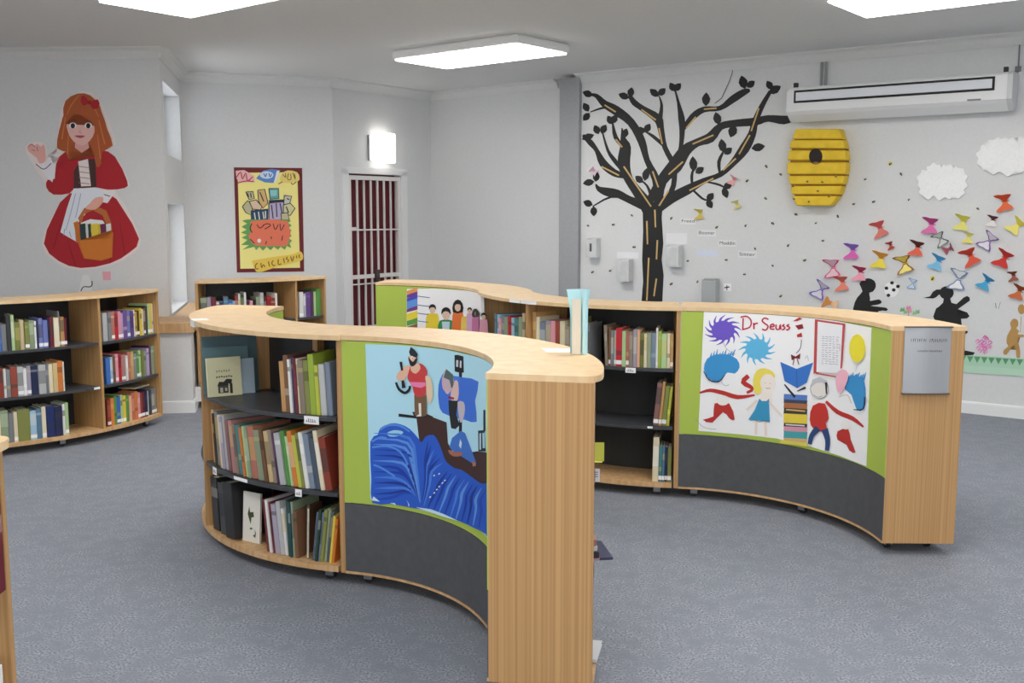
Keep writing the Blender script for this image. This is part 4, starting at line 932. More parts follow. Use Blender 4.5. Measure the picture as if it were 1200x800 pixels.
# ------------------------------------------------------------------ wall decals: tree
T = thing('tree_decal', 'large black tree painted flat on the pale wall with gold strokes', 'mural', TW.pt(TW.s_of(765, 350), 0))
Z8 = zoom(660, 60, 8 / 3)
a = Art(TW, off=0.002, step=0.00004, T=Z8)
a.poly([(248, 470), (312, 470), (308, 520), (313, 600), (308, 650), (314, 700), (310, 780), (312, 1000), (236, 1000), (245, 780), (250, 720), (247, 650), (250, 560)], M_BLACK, thick=0.0015)
BR = [
 [(275, 500, 46), (240, 450, 30), (205, 400, 24), (190, 350, 34), (195, 300, 30), (188, 275, 16), (184, 240, 3)],
 [(195, 390, 14), (160, 380, 20), (125, 350, 22), (105, 310, 12), (85, 285, 16), (62, 262, 8)],
 [(188, 375, 10), (160, 340, 12), (140, 310, 8), (122, 250, 4)],
 [(188, 300, 8), (164, 268, 12), (155, 225, 5)],
 [(262, 485, 30), (210, 465, 20), (170, 445, 22), (140, 440, 24), (112, 430, 14), (102, 415, 4)],
 [(210, 462, 5), (150, 455, 6), (92, 485, 3)],
 [(296, 460, 18), (290, 400, 22), (262, 340, 16), (245, 280, 22), (212, 222, 22), (165, 185, 26), (130, 165, 20), (105, 140, 12), (85, 135, 6)],
 [(150, 175, 5), (120, 178, 6), (85, 190, 3)],
 [(345, 350, 16), (318, 300, 14), (305, 240, 18), (295, 210, 24), (250, 180, 16), (222, 160, 16), (208, 138, 10)],
 [(302, 215, 14), (308, 170, 8), (300, 140, 3)],
 [(312, 292, 10), (280, 265, 9), (255, 250, 3)],
 [(285, 470, 46), (308, 405, 30), (350, 358, 40), (382, 310, 32), (420, 285, 22), (460, 270, 28), (492, 235, 20), (540, 225, 20), (600, 220, 22), (640, 210, 18), (690, 215, 24), (722, 206, 12), (722, 195, 3)],
 [(358, 340, 16), (368, 300, 12), (372, 250, 15), (370, 210, 18), (360, 160, 8), (350, 122, 5)],
 [(374, 245, 10), (405, 205, 18), (440, 182, 16), (490, 178, 13), (530, 150, 20), (565, 128, 18), (584, 122, 8)],
 [(290, 490, 34), (340, 458, 28), (390, 432, 26), (440, 405, 16), (492, 385, 14), (530, 350, 18), (566, 305, 28), (590, 260, 22), (600, 220, 18), (622, 170, 14), (648, 125, 10)],
 [(490, 382, 6), (487, 345, 10), (502, 312, 5)],
 [(404, 425, 6), (402, 390, 8), (408, 365, 4)],
 [(400, 428, 6), (435, 460, 6), (455, 466, 4)],
 [(450, 408, 5), (490, 418, 6), (510, 430, 3)],
 [(348, 365, 16), (345, 420, 14), (322, 470, 18)],
 [(275, 450, 10), (262, 420, 6), (240, 400, 4)]]
for q in BR: a.stroke([(x, y, w * 0.43) for x, y, w in q], M_BLACK)
a.done('branches', T)
lv = Art(TW, off=0.0036, step=0.00002, T=Z8)
def leaf_(x, y, ang, l=26, w=17):
    l *= 1.22; w *= 1.3
    q = R(ang); ux, uy = cos(q), -sin(q)
    pts = [(-.5, 0), (-.25, .40), (.05, .5), (.3, .3), (.5, 0), (.3, -.3), (.05, -.5), (-.25, -.4)]
    lv.poly([(x + ux * s * l - uy * t * w, y + uy * s * l + ux * t * w) for s, t in pts], M_BLACK)
for q in ((77, 133, 160, 28), (72, 175, 120), (73, 205, 230), (78, 268, 20, 34), (105, 245, 115), (127, 243, 60), (147, 215, 120), (160, 212, 60), (194, 256, 70), (80, 410, 190, 30), (104, 392, 80), (78, 475, 160), (96, 500, 270),
          (190, 140, 160, 30), (212, 128, 80), (285, 130, 140, 30), (309, 127, 45), (242, 247, 170, 30), (264, 240, 60), (342, 112, 120), (358, 112, 50), (447, 150, 88, 36, 20), (482, 210, 105, 34, 20), (530, 250, 250, 34, 22), (563, 97, 105, 36, 22), (587, 103, 40),
          (645, 106, 120), (662, 120, 30, 36, 20), (742, 213, 0, 28, 15), (498, 295, 100, 36, 20), (516, 312, 40), (407, 352, 95, 40, 20), (427, 372, 35), (460, 455, 50), (458, 477, 300), (515, 420, 20), (507, 442, 290, 30), (610, 300, 10, 36, 20), (238, 400, 140), (259, 385, 80, 34, 18)): leaf_(*q)
lv.done('leaves', T)
GOLD = (206, 172, 112)
for p, q in (((287, 495), (289, 550)), ((262, 530), (264, 603)), ((295, 590), (292, 650)), ((268, 645), (262, 778)), ((292, 710), (284, 765)), ((190, 360), (275, 485)), ((330, 435), (300, 483)), ((375, 345), (330, 385)), ((470, 262), (405, 290)),
             ((612, 178), (588, 250)), ((584, 262), (550, 322)), ((540, 335), (500, 372)), ((470, 397), (395, 435)), ((480, 178), (440, 181)), ((415, 205), (385, 240)), ((280, 375), (298, 425)), ((185, 300), (165, 275)), ((300, 240), (310, 290)), ((290, 215), (245, 182)), ((175, 388), (120, 360)), ((165, 190), (130, 168))):
    gd = Art(TW, off=0.0042, T=Z8); gd.stroke([(*p, 1.9), (*q, 1.7)], GOLD); gd.done('gold_stroke', T)
# ------------------------------------------------------------------ beehive
H8 = zoom(910, 145, 7.62)
hp = lambda x, y: H8([(x, y)])[0]
HV = thing('beehive', 'yellow layered beehive with a dark round hole fixed to the wall', 'wall decoration', TW.pt(TW.s_of(957, 240), TW.hit(957, 240).z))
FR = Plane(TREE0, (4.09, 8.18), 0.13)
fmt = frame(TW.p, TW.u, TW.n)
M_HIVE = tex_mat('hive_paint', (226, 188, 36), (238, 202, 50), noise=12, rough=0.6)
slats = [(45, 135, 168, 136, 560, 590), (145, 220, 128, 112, 596, 612), (238, 325, 108, 96, 614, 620), (345, 450, 92, 92, 622, 612), (465, 540, 102, 116, 606, 590), (555, 630, 122, 132, 582, 560), (645, 732, 138, 178, 548, 480)]
for y0, y1, xl0, xl1, xr0, xr1 in slats:
    P = [FR.hit(*hp(x, y)) for x, y in ((xl0, y0), (xr0, y0), (xr1, y1), (xl1, y1))]
    pl = [((p - TW.p).dot(TW.u), p.z) for p in P]
    b = bmesh.new(); fs = extrude_uz(b, pl, fmt, 0.012, 0.13)
    bmesh.ops.bevel(b, geom=[e for e in b.edges if all((v.co - TW.p).dot(TW.n) > 0.1 for v in e.verts)], offset=0.016, segments=3, affect='EDGES', profile=0.6)
    obj('slat', b, M_HIVE, HV)
core = [((FR.hit(*hp(x, y)) - TW.p).dot(TW.u), FR.hit(*hp(x, y)).z) for x, y in ((185, 60), (545, 60), (600, 220), (605, 450), (550, 630), (480, 715), (195, 715), (130, 600), (105, 420), (130, 200))]
b = bmesh.new(); extrude_uz(b, core, fmt, 0.0, 0.105); obj('backing', b, mat((150, 112, 30), 0.8), HV)
ha = Art(FR, off=0.0015, T=H8); ha.ell(350, 292, 60, 72, (34, 24, 18), thick=0.001); ha.poly([(318, 345), (350, 338), (385, 345), (355, 366)], (150, 110, 70)); ha.done('entrance_hole', HV)
# ------------------------------------------------------------------ bees
def bee(surf, x, y, s, rot, label, group, off=0.004, body=(44, 40, 34), wing=(206, 208, 210), ring=None):
    a = Art(surf, off=off, step=0.0003)
    if ring: a.ell(x, y - 0.5, s * 1.5, s * 1.5, ring, n=12, raw=True, thick=0.001)
    q = R(rot)
    a.ell(x - s * .5 * sin(q) + s * .5, y - s * .75, s * .75, s * .4, wing, rot=-35, n=10, raw=True)
    a.ell(x, y, s, s * .62, body, rot=rot, n=12, raw=True, thick=0.002)
    a.ell(x + s * .15 * cos(q), y + s * .15 * sin(q), s * .2, s * .5, (188, 160, 70), rot=rot, n=8, raw=True)
    o = a.done('paper_bee'); tag(o, label, 'paper bee', group)
rnd = random.Random(21)
pts = Z8([(78, 545), (157, 542), (215, 513), (222, 612), (92, 690), (147, 686), (338, 522), (480, 550), (570, 545), (655, 538), (728, 510), (790, 537), (703, 607), (755, 653), (655, 670), (600, 617), (510, 652), (567, 697), (420, 720), (338, 727), (680, 765), (635, 360), (633, 460), (680, 385), (390, 655), (575, 405)])
pts += zoom(900, 60, 10 / 3)([(520, 480), (380, 500), (335, 597), (413, 588), (550, 580), (110, 637), (185, 670), (273, 645), (78, 760), (215, 740), (20, 672), (820, 615)])
_seen = []
for x, y in list(pts):
    if any(hypot(x - a_, y - b_) < 5 for a_, b_ in _seen): pts.remove((x, y))
    else: _seen.append((x, y))
for x, y in pts: bee(TW, x, y, rnd.uniform(1.5, 2.1), rnd.uniform(-70, 70), 'tiny dark paper bee stuck flat on the pale tree wall', 'paper bees on the tree wall')
bee(TW, 1043.4, 192, 2.0, -40, 'dark paper bee on a pale yellow disc beside the beehive', 'paper bees on the tree wall', ring=(226, 220, 150))
bee(TW, 1093, 326.5, 2.2, -60, 'paper bee on a yellow disc above the ponytailed silhouette', 'paper bees on the tree wall', ring=(230, 224, 120))
for x, y in H8([(277, 515), (410, 520), (370, 600), (157, 672), (290, 695), (150, 558), (470, 650), (530, 470)]): bee(FR, x, y, 1.4, rnd.uniform(-60, 60), 'tiny dark paper bee clinging to the yellow beehive', 'paper bees on the beehive', off=0.0045, wing=(214, 196, 120))
# ------------------------------------------------------------------ clouds
def cloud(pts, label):
    o2 = []
    for i, p in enumerate(pts):
        q = pts[(i + 1) % len(pts)]; o2 += [p, ((p[0] + q[0]) / 2 + (q[1] - p[1]) * .38, (p[1] + q[1]) / 2 - (q[0] - p[0]) * .38)]
    pts = o2
    a = Art(TW, off=0.022, step=0.0002); a.poly(pts, M_CLOUD, smooth=3, thick=0.02, raw=True)
    o = a.done('cloud_cutout'); tag(o, label, 'wall decoration', 'cloud cut-outs')
M_CLOUD = tex_mat('cotton_wool', (246, 246, 247), (252, 252, 252), noise=45, rough=0.95, bump=0.35, bdist=0.01)
cloud([(1077, 213), (1079, 204), (1087, 200), (1091, 194), (1099, 193), (1104, 196), (1110, 194), (1118, 197), (1124, 197), (1131, 203), (1132, 212), (1130, 222), (1128, 229), (1118, 229), (1108, 231), (1095, 229), (1082, 229), (1080, 220)], 'white fluffy cloud cut-out nearer the beehive')
cloud([(1147, 186), (1149, 176), (1157, 170), (1165, 164), (1175, 165), (1183, 163), (1192, 166), (1202, 163), (1212, 168), (1216, 180), (1212, 192), (1202, 197), (1190, 199), (1172, 201), (1158, 198), (1150, 195)], 'white fluffy cloud cut-out below the air conditioner end')
# ------------------------------------------------------------------ butterflies
def butterfly(x, y, s, c1, c2, rot, label, fold=35, outline=None, c3=None):
    """a folded paper butterfly: two pairs of wings bent off the wall and a thin body"""
    p = TW.hit(x, y); k = (p - EYEV).length / FPX * 1.15
    s *= 0.95; q = R(rot + 80); ax = TW.u * cos(q) + V((0, 0, 1)) * sin(q); up = V((0, 0, 1)) * cos(q) - TW.u * sin(q)
    b = bmesh.new(); mats = [mat(c1, 0.7), mat(c2, 0.7), mat(outline or (60, 44, 40), 0.7)]
    W1 = [(0, .16), (.45, .42), (.8, .82), (1.08, .95), (1.12, .5), (.98, .08), (1.0, -.4), (.92, -.8), (.6, -.62), (.3, -.3), (0, -.16)]
    for sg in (1, -1):
        f = R(fold * 1.3 if sg > 0 else fold * 0.6)
        for w in (W1,):
            mi = 0 if sg > 0 else 1  # upper wing colour often darkened as fold shade, besides true two-tone paper
            if outline:
                cx = sum(t[0] for t in w) / len(w) + .05; cy_ = sum(t[1] for t in w) / len(w); w_in = [(cx + (t[0] - cx) * .78, cy_ + (t[1] - cy_) * .74) for t in w]
                sets = [(w, 2, 0.0), (w_in, mi, 0.0012)]
            else: sets = [(w, mi, 0.0)]
            for ww, m_, o_ in sets:
                vs = [b.verts.new(p + ax * (sg * t[0] * cos(f)) * s * k + up * t[1] * s * k + TW.n * (0.005 + o_ + t[0] * sin(f) * s * k)) for t in ww]
                fc = b.faces.new(vs); fc.material_index = m_; fc.normal_update()
                if fc.normal.dot(TW.n) < 0: fc.normal_flip()
    n0 = len(b.faces)
    tube(b, p - up * 0.4 * s * k + TW.n * 0.005, p + up * 0.35 * s * k + TW.n * 0.005, 0.003, 6, 0)
    o = obj('paper_butterfly', b, mats); tag(o, label, 'paper butterfly', 'paper butterflies on the tree wall')
for q in (
 (1032, 267, 9, (222, 96, 92), (214, 120, 110), 30, 'coral paper butterfly, topmost over the boy silhouette'),
 (1092, 263, 9, (196, 70, 140), (216, 110, 170), 5, 'magenta paper butterfly below the nearer cloud'),
 (1129, 259.5, 8.5, (220, 212, 80), (226, 220, 120), 0, 'lime yellow paper butterfly between magenta and maroon ones'),
 (1178, 236, 9, (206, 74, 34), (224, 106, 60), 20, 'orange paper butterfly highest on the wall'),
 (1164, 258, 6, (92, 34, 40), (236, 226, 224), 0, 'small maroon and white paper butterfly under the orange one'),
 (1193, 264, 8.5, (232, 218, 90), (236, 224, 120), -30, 'yellow paper butterfly at the picture edge under the orange one'),
 (1000, 293, 9, (146, 110, 206), (214, 96, 176), 8, 'purple and pink paper butterfly'),
 (1044, 287, 4.5, (150, 40, 36), (176, 60, 50), 30, 'tiny dark red paper butterfly right under the coral one'),
 (1076, 289.5, 8.5, (92, 30, 34), (222, 96, 70), 0, 'paper butterfly with dark upper and tomato lower wings'),
 (1113, 291.5, 5.5, (150, 90, 100), (160, 80, 90), -50, 'dark rose folded paper butterfly, a narrow sliver'),
 (1136, 277.5, 6, (232, 226, 140), (230, 220, 110), 0, 'small pale yellow paper butterfly under the lime yellow one'),
 (1033, 303, 9.5, (230, 160, 66), (236, 216, 70), 0, 'orange and yellow paper butterfly above the soccer ball'),
 (1100, 306, 8.5, (70, 160, 214), (120, 186, 224), -10, 'sky blue paper butterfly above the ponytailed silhouette'),
 (1138, 299.5, 9.5, (206, 66, 44), (216, 84, 60), 35, 'red-orange paper butterfly tilted on its side'),
 (1178, 302, 9.5, (206, 54, 44), (198, 44, 38), -15, 'bright red paper butterfly above the brown one'),
 (1009, 319, 8.5, (176, 44, 84), (236, 160, 180), 5, 'paper butterfly with crimson upper and pale pink lower wings'),
 (988, 330.5, 8.5, (222, 104, 84), (226, 130, 110), 15, 'salmon paper butterfly left of the boy silhouette head'),
 (1157, 330, 8, (46, 146, 196), (64, 160, 206), -20, 'deep blue paper butterfly beside the white outlined one'),
 (1188, 322.5, 5.5, (120, 60, 44), (150, 80, 60), 20, 'small brown paper butterfly under the bright red one'),
 (1195, 341, 8, (150, 70, 30), (196, 100, 50), -10, 'rust brown paper butterfly above the balloon child'),
 (974, 355, 8, (234, 160, 84), (238, 200, 160), 80, 'peach and orange paper butterfly resting just above the green panel top'),
 (860, 211, 5.5, (226, 150, 150), (232, 170, 166), -20, 'small pink paper butterfly at a right tree branch tip'),
 (697, 200, 4.5, (226, 178, 200), (232, 196, 210), 60, 'pale pink paper butterfly by the tree branches near the pilaster'),
 (821, 250, 6, (214, 196, 90), (206, 180, 70), 10, 'mustard paper butterfly above the word labels'),
 (864, 239, 5, (222, 212, 140), (216, 204, 120), 30, 'pale mustard paper butterfly up from the word labels')): butterfly(*q)
for q in (
 (1061, 308, 10, (238, 208, 90), (244, 230, 130), 25, 'golden paper butterfly with a brown outline', 35, (150, 100, 40)),
 (1103, 279, 7.5, (204, 208, 204), (206, 208, 206), 40, 'unpainted paper butterfly with a dark grey outline', 35, (70, 80, 76)),
 (1160, 282, 9, (222, 214, 228), (224, 218, 230), -25, 'white paper butterfly scribbled with purple lines', 30, (120, 80, 150)),
 (977, 313, 10, (226, 190, 204), (228, 196, 206), 15, 'pink outlined paper butterfly beside the crimson one', 30, (222, 90, 140)),
 (1124, 327, 10, (230, 232, 236), (232, 234, 238), 0, 'white paper butterfly with a thin blue outline', 20, (120, 140, 180)),
 (963.5, 339, 9.5, (214, 210, 220), (214, 210, 222), -20, 'paper butterfly outlined in violet', 30, (112, 80, 196)),
 (1070, 332, 5, (206, 220, 232), (206, 220, 232), 0, 'small paper butterfly outlined in light blue beside the soccer ball', 20, (90, 160, 216))): butterfly(*q)
# ------------------------------------------------------------------ silhouettes, ball, grass, flowers
Z6 = zoom(950, 310, 4.8)
def decal(name, label, cat, build, off=0.003, T_=Z6, surf=TW, group=None):
    a = Art(surf, off=off, step=0.0003, T=T_); build(a); o = a.done(name); return tag(o, label, cat, group)
def boy(a):
    a.poly([(275, 110), (290, 88), (325, 76), (360, 92), (366, 125), (350, 152), (330, 158), (335, 190), (336, 204), (384, 195), (400, 212), (380, 224), (338, 232), (425, 242), (428, 260), (380, 262), (370, 330), (250, 330), (240, 245), (262, 185), (292, 150)], M_BLACK, smooth=2, thick=0.002)
decal('silhouette_decal', 'black silhouette of a sitting boy facing the soccer ball', 'wall decal', boy, group='black child silhouettes')
def girl(a):
    a.poly([(690, 292), (706, 246), (722, 236), (745, 214), (750, 185), (784, 185), (792, 214), (820, 222), (862, 184), (880, 176), (894, 184), (896, 202), (828, 250), (832, 278), (880, 268), (894, 290), (880, 302), (846, 304), (850, 340), (836, 400), (740, 400)], M_BLACK, thick=0.002)
    a.ell(765, 158, 40, 37, M_BLACK)
    a.poly([(742, 168), (722, 168), (705, 184), (688, 190), (636, 186), (672, 178), (688, 152), (708, 140), (740, 140)], M_BLACK)
    a.stroke([(800, 390, 6), (850, 430, 4.5), (858, 490, 4)], M_BLACK, k=2); a.poly([(840, 480), (880, 484), (925, 494), (915, 508), (850, 512)], M_BLACK); a.ell(872, 378, 12, 10, M_BLACK)
decal('silhouette_decal', 'black silhouette of a girl with a ponytail, arms reaching out', 'wall decal', girl, group='black child silhouettes')
def ball(a):
    a.ell(455, 140, 41, 43, (240, 240, 240), thick=0.002)
    for x, y in ((458, 102), (427, 132), (468, 142), (438, 172), (492, 122)): a.ell(x, y, 12, 11, M_BLACK, n=5)
decal('ball_decal', 'black and white soccer ball between the two black silhouettes', 'wall decal', ball)
BRN = (188, 146, 84)
def runner(a):
    a.poly([(1122, 330), (1140, 304), (1164, 312), (1168, 340), (1156, 358), (1172, 372), (1166, 392), (1196, 394), (1198, 406), (1162, 408), (1168, 442), (1176, 470), (1178, 520), (1158, 520), (1156, 480), (1142, 452), (1120, 476), (1102, 506), (1084, 500), (1088, 478), (1112, 458), (1102, 440), (1106, 398), (1128, 358)], BRN, smooth=2, thick=0.002)
    a.stroke([(1180, 380, .6), (1184, 290, .6)], BRN); a.ell(1186, 250, 20, 28, BRN)
decal('silhouette_decal', 'brown silhouette of a running child holding a balloon', 'wall decal', runner)
def grass(a):
    a.poly([(790, 505), (1010, 514), (1260, 534), (1260, 632), (1010, 616), (790, 600)], (176, 216, 190), thick=0.002)
    for i in range(12):
        x = 800 + i * 40; y = 508 + (x - 790) * 0.062; a.poly([(x, y), (x + 36, y + 2), (x + 16, y + 36)], (92, 158, 112))
    a.poly([(790, 560), (1010, 574), (1260, 594), (1260, 632), (1010, 616), (790, 600)], (186, 222, 198))
decal('grass_border', 'mint green paper grass strip low on the wall beneath the balloon child', 'wall decal', grass)
def pinkfl(a):
    r_ = random.Random(4)
    for i in range(26):
        t = r_.uniform(0, 6.28); d = r_.uniform(8, 42); x, y = 975 + d * cos(t), 445 + d * 1.1 * sin(t)
        a.stroke([(x - 12, y + 3), (x, y - 8), (x + 10, y + 4), (x - 2, y + 9)], r_.choice([(232, 140, 200), (226, 120, 186), (238, 170, 214)]), 1.1)
    a.stroke([(975, 480), (978, 505)], (226, 150, 190), 1.2)
decal('flower_decal', 'scribbled pink flower beside the oak end panel', 'wall decal', pinkfl)
def smallfl(a):
    for x, y, c in ((515, 250, (120, 180, 120)), (535, 262, (150, 196, 140)), (550, 240, (230, 140, 170)), (556, 258, (236, 160, 180)), (600, 262, (130, 186, 130)), (585, 268, (160, 200, 150))): a.poly([(x - 14, y + 14), (x - 6, y - 10), (x + 3, y - 2), (x + 12, y - 12), (x + 14, y + 12)], c)
    a.stroke([(550, 250), (552, 300)], (130, 176, 120), .8)
decal('flower_decal', 'small pink and green paper flowers between the two black silhouettes', 'wall decal', smallfl)
def smallw(a):
    a.poly([(1035, 210), (1060, 205), (1070, 235), (1045, 250)], (222, 222, 222)); a.stroke([(1040, 215), (1044, 245)], (80, 80, 84), .7); a.stroke([(1068, 210), (1056, 250)], (120, 120, 124), .5)
decal('paper_scrap', 'small white paper scrap with dark lines near the brown child', 'wall decal', smallw)
# ------------------------------------------------------------------ word labels and holders on the tree wall
def word(px0, py0, px1, py1, text, label, col=(232, 232, 234)):
    a = Art(TW, off=0.0025, step=0.0003)
    a.poly([(px0, py0), (px1, py0 + 0.5), (px1, py1 + 0.5), (px0, py1)], mat(col, 0.7), thick=0.002, raw=True)
    o = a.done('word_label'); tag(o, label, 'label', 'word labels on the tree wall')
    if text:
        cu = bpy.data.curves.new('lettering', 'FONT'); cu.body = text; cu.size = 1.0
        tmp = bpy.data.objects.new('lettering', cu); COL.objects.link(tmp)
        dg = bpy.context.evaluated_depsgraph_get(); me = bpy.data.meshes.new_from_object(tmp.evaluated_get(dg)); bpy.data.objects.remove(tmp)
        b = bmesh.new(); b.from_mesh(me)
        xs = [v.co.x for v in b.verts]; ys = [v.co.y for v in b.verts]; w = max(xs) - min(xs); h = max(ys) - min(ys)
        pa = TW.hit(px0 + 1.5, py1 - 2); pb = TW.hit(px1 - 1.5, py1 - 2); L = (pb - pa).dot(TW.u); Hh = TW.hit(px0, py0 + 1.5).z - pa.z
        for v in b.verts: v.co = pa + TW.u * ((v.co.x - min(xs)) / w * L) + V((0, 0, (v.co.y - min(ys)) / h * Hh)) + TW.n * 0.0012 + TW.n * 0.0022
        obj('lettering', b, mat((64, 64, 66), 0.7), o)
word(797.5, 255.5, 815.5, 262.5, 'Freed', 'white word label closest to the tree trunk')
word(817.5, 269, 839, 276.5, 'Bloomer', 'white word label second down the stepped row')
word(842, 281, 863, 288.5, 'Moddin', 'white word label third down the stepped row')
word(865, 294, 887, 301.5, 'Sitter', 'white word label lowest of the stepped row')
word(817, 292.5, 841.5, 300, '', 'blank bluish white label under the stepped row', (216, 222, 238))
M_ACR = tex_mat('clear_holder', (206, 208, 210), (220, 221, 222), noise=8, rough=0.25)
def holder(x0, y0, x1, y1, label, back=None, metal=False, dark=False):
    sa, sb = TW.s_of(x0, (y0 + y1) / 2), TW.s_of(x1, (y0 + y1) / 2); zb, zt2 = TW.hit(x0, y1).z, TW.hit(x0, y0).z
    t = thing('leaflet_holder', label, 'holder', TW.pt((sa + sb) / 2, zb), 'leaflet holders on the tree wall')
    m = mat((178, 182, 184), 0.35, 'silver_plastic') if metal else M_ACR
    b = bmesh.new(); w = 0.012; dp = 0.09
    box(b, (sa, 0.002, zb), (sb, 0.010, zt2), fmt); obj('back_plate', b, m, t)
    b = bmesh.new(); box(b, (sa, 0.010, zb), (sa + w, dp, zt2 - 0.01), fmt); box(b, (sb - w, 0.010, zb), (sb, dp, zt2 - 0.01), fmt); box(b, (sa + w, 0.010, zb), (sb - w, dp, zb + w), fmt); box(b, (sa + w, dp - w, zb + w), (sb - w, dp, zt2 - 0.02), fmt, bevel=0.004)
    obj('box', b, m, t)
    if metal:
        b = bmesh.new(); box(b, (sa + w, 0.011, zb + w), (sb - w, dp - w, zt2), fmt, bevel=0.006); obj('cover', b, mat((150, 154, 156), 0.4), t)
    else:
        b = bmesh.new(); box(b, (sa + w + 0.004, 0.012, zb + w), (sb - w - 0.004, 0.05, zt2 - 0.03), fmt); obj('leaflets', b, M_PAPER, t)
    if dark:
        b = bmesh.new(); box(b, (sa - 0.002, 0.012, zb + 0.01), (sa - 0.0005, 0.085, zt2 - 0.02), fmt); box(b, (sa + 0.045, dp + 0.0005, zb + 0.06), (sa + 0.07, dp + 0.002, zt2 - 0.06), fmt); obj('printed_panel', b, mat((80, 82, 84)), t)  # dark sheet over the left side and a dark strip in front
    if back:
        q = [TW.hit(x, y) for x, y in back]; b = bmesh.new(); box(b, ((q[0] - TW.p).dot(TW.u), 0.0, q[1].z), ((q[1] - TW.p).dot(TW.u), 0.0018, q[0].z), fmt); obj('backing_sheet', b, mat((232, 232, 236), 0.5), t)
holder(692, 278, 704, 301, 'white leaflet holder with dark printing, nearest the grey pilaster', dark=True)
holder(728, 302, 742, 329, 'white leaflet holder close beside the trunk on its pilaster side', back=[(723, 295), (748, 303)])
holder(785, 286, 800, 312, 'white leaflet holder just past the trunk, on a sheet', back=[(781, 273), (805, 286)])
holder(827, 325.5, 843, 353, 'silver grey dispenser low on the wall above the green panel', metal=True)
def smalll(a): a.poly([(848, 332), (857, 332), (857, 341), (848, 341)], M_PAPER); a.stroke([(849, 337), (855, 336)], (50, 50, 54), 1.4); a.stroke([(852, 334), (852, 340)], (50, 50, 54), 1.0)
decal('paper_scrap', 'small white tag with a dark mark beside the silver dispenser', 'label', smalll, T_=lambda p: p)
# ------------------------------------------------------------------ air conditioner
AF = Plane(TREE0, (4.09, 8.18), 0.23)
sa, sb = AF.s_of(921, 120), AF.s_of(1186, 100)
z1 = AF.hit(922, 103).z; z0 = z1 - 0.29
prof = [(0.008, z1 - 0.02), (0.008, z0 + 0.06), (0.06, z0 + 0.005), (0.12, z0), (0.20, z0 + 0.055), (0.228, z0 + 0.085), (0.23, z1 - 0.02), (0.21, z1), (0.03, z1)]
t = thing('air_conditioner', 'long white air conditioner with a black-edged louver high on the tree wall', 'air conditioner', TW.pt((sa + sb) / 2, z0))
def loft(b, s_a, s_b, prof, mi=0):
    A_ = [b.verts.new(TW.pt(s_a, z, o)) for o, z in prof]; B_ = [b.verts.new(TW.pt(s_b, z, o)) for o, z in prof]; n = len(prof)
    fs = [b.faces.new(A_), b.faces.new(B_[::-1])] + [b.faces.new((A_[i], A_[(i + 1) % n], B_[(i + 1) % n], B_[i])) for i in range(n)]
    bmesh.ops.recalc_face_normals(b, faces=fs); return fs
b = bmesh.new(); loft(b, sa, sb, prof); bmesh.ops.bevel(b, geom=[e for e in b.edges if len(e.link_faces) == 2 and e.calc_face_angle(0) > 0.9], offset=0.012, segments=2, affect='EDGES')
obj('body', b, mat((232, 233, 234), 0.35), t)
b = bmesh.new(); loft(b, sb - 0.035, sb + 0.004, [(o * 1.0 + (0.003 if o > 0.1 else 0), z) for o, z in prof]); obj('end_cap', b, mat((206, 208, 210), 0.4), t)
lsa, lsb = AF.s_of(930, 125), AF.s_of(1166, 95); lz0, lz1 = z1 - 0.135, z1 - 0.028
b = bmesh.new(); box(b, (lsa, 0.226, lz0), (lsb, 0.234, lz1), fmt, bevel=0.002); obj('louver_frame', b, M_BLACK, t, label='black louver surround')
b = bmesh.new(); box(b, (lsa + 0.018, 0.230, lz0 + 0.018), (lsb - 0.018, 0.238, lz1 - 0.018), fmt, bevel=0.003); obj('louver', b, mat((226, 229, 236), 0.3), t)
b = bmesh.new(); s_ = AF.s_of(1143, 116); box(b, (s_ - 0.06, 0.226, z0 + 0.085), (s_ + 0.04, 0.232, z0 + 0.098), fmt); obj('badge', b, mat((120, 122, 126), 0.4), t)
for px in (931, 1177):
    s_ = AF.s_of(px, 95); b = bmesh.new(); box(b, (s_ - 0.015, 0.17, z1), (s_ + 0.015, 0.21, z1 + 0.04), fmt); obj('bracket', b, mat((40, 40, 42)), t)
b = bmesh.new()
s_ = TW.s_of(966, 85)
for ds in (-0.02, 0.02): tube(b, TW.pt(s_ + ds, z1 + 0.003, 0.015), TW.pt(s_ + ds, ZC - 0.09, 0.015), 0.011)
o = obj('pipe', b, mat((150, 152, 154), 0.5)); tag(o, 'pair of thin grey pipes rising from behind the air conditioner', 'pipe')
b = bmesh.new(); s_ = TW.s_of(1193, 90); tube(b, TW.pt(s_, TW.hit(1193, 85).z, 0.01), TW.pt(s_, ZC - 0.09, 0.01), 0.006); box(b, (s_ - 0.02, 0.0, TW.hit(1193, 84).z), (s_ + 0.02, 0.03, TW.hit(1193, 78).z), fmt)
tag(obj('cable', b, mat((120, 122, 124))), 'thin grey cable with a white clip beyond the air conditioner end', 'cable')
b = bmesh.new(); q = [TW.hit(*p, 0.006) for p in ((858, 62), (858.5, 85), (855, 95), (846, 115), (838, 121))]
for i in range(len(q) - 1): tube(b, q[i], q[i + 1], 0.003, 6)
tag(obj('wire', b, mat((70, 70, 72))), 'thin dark wire hanging from the cornice above the tree', 'wire')
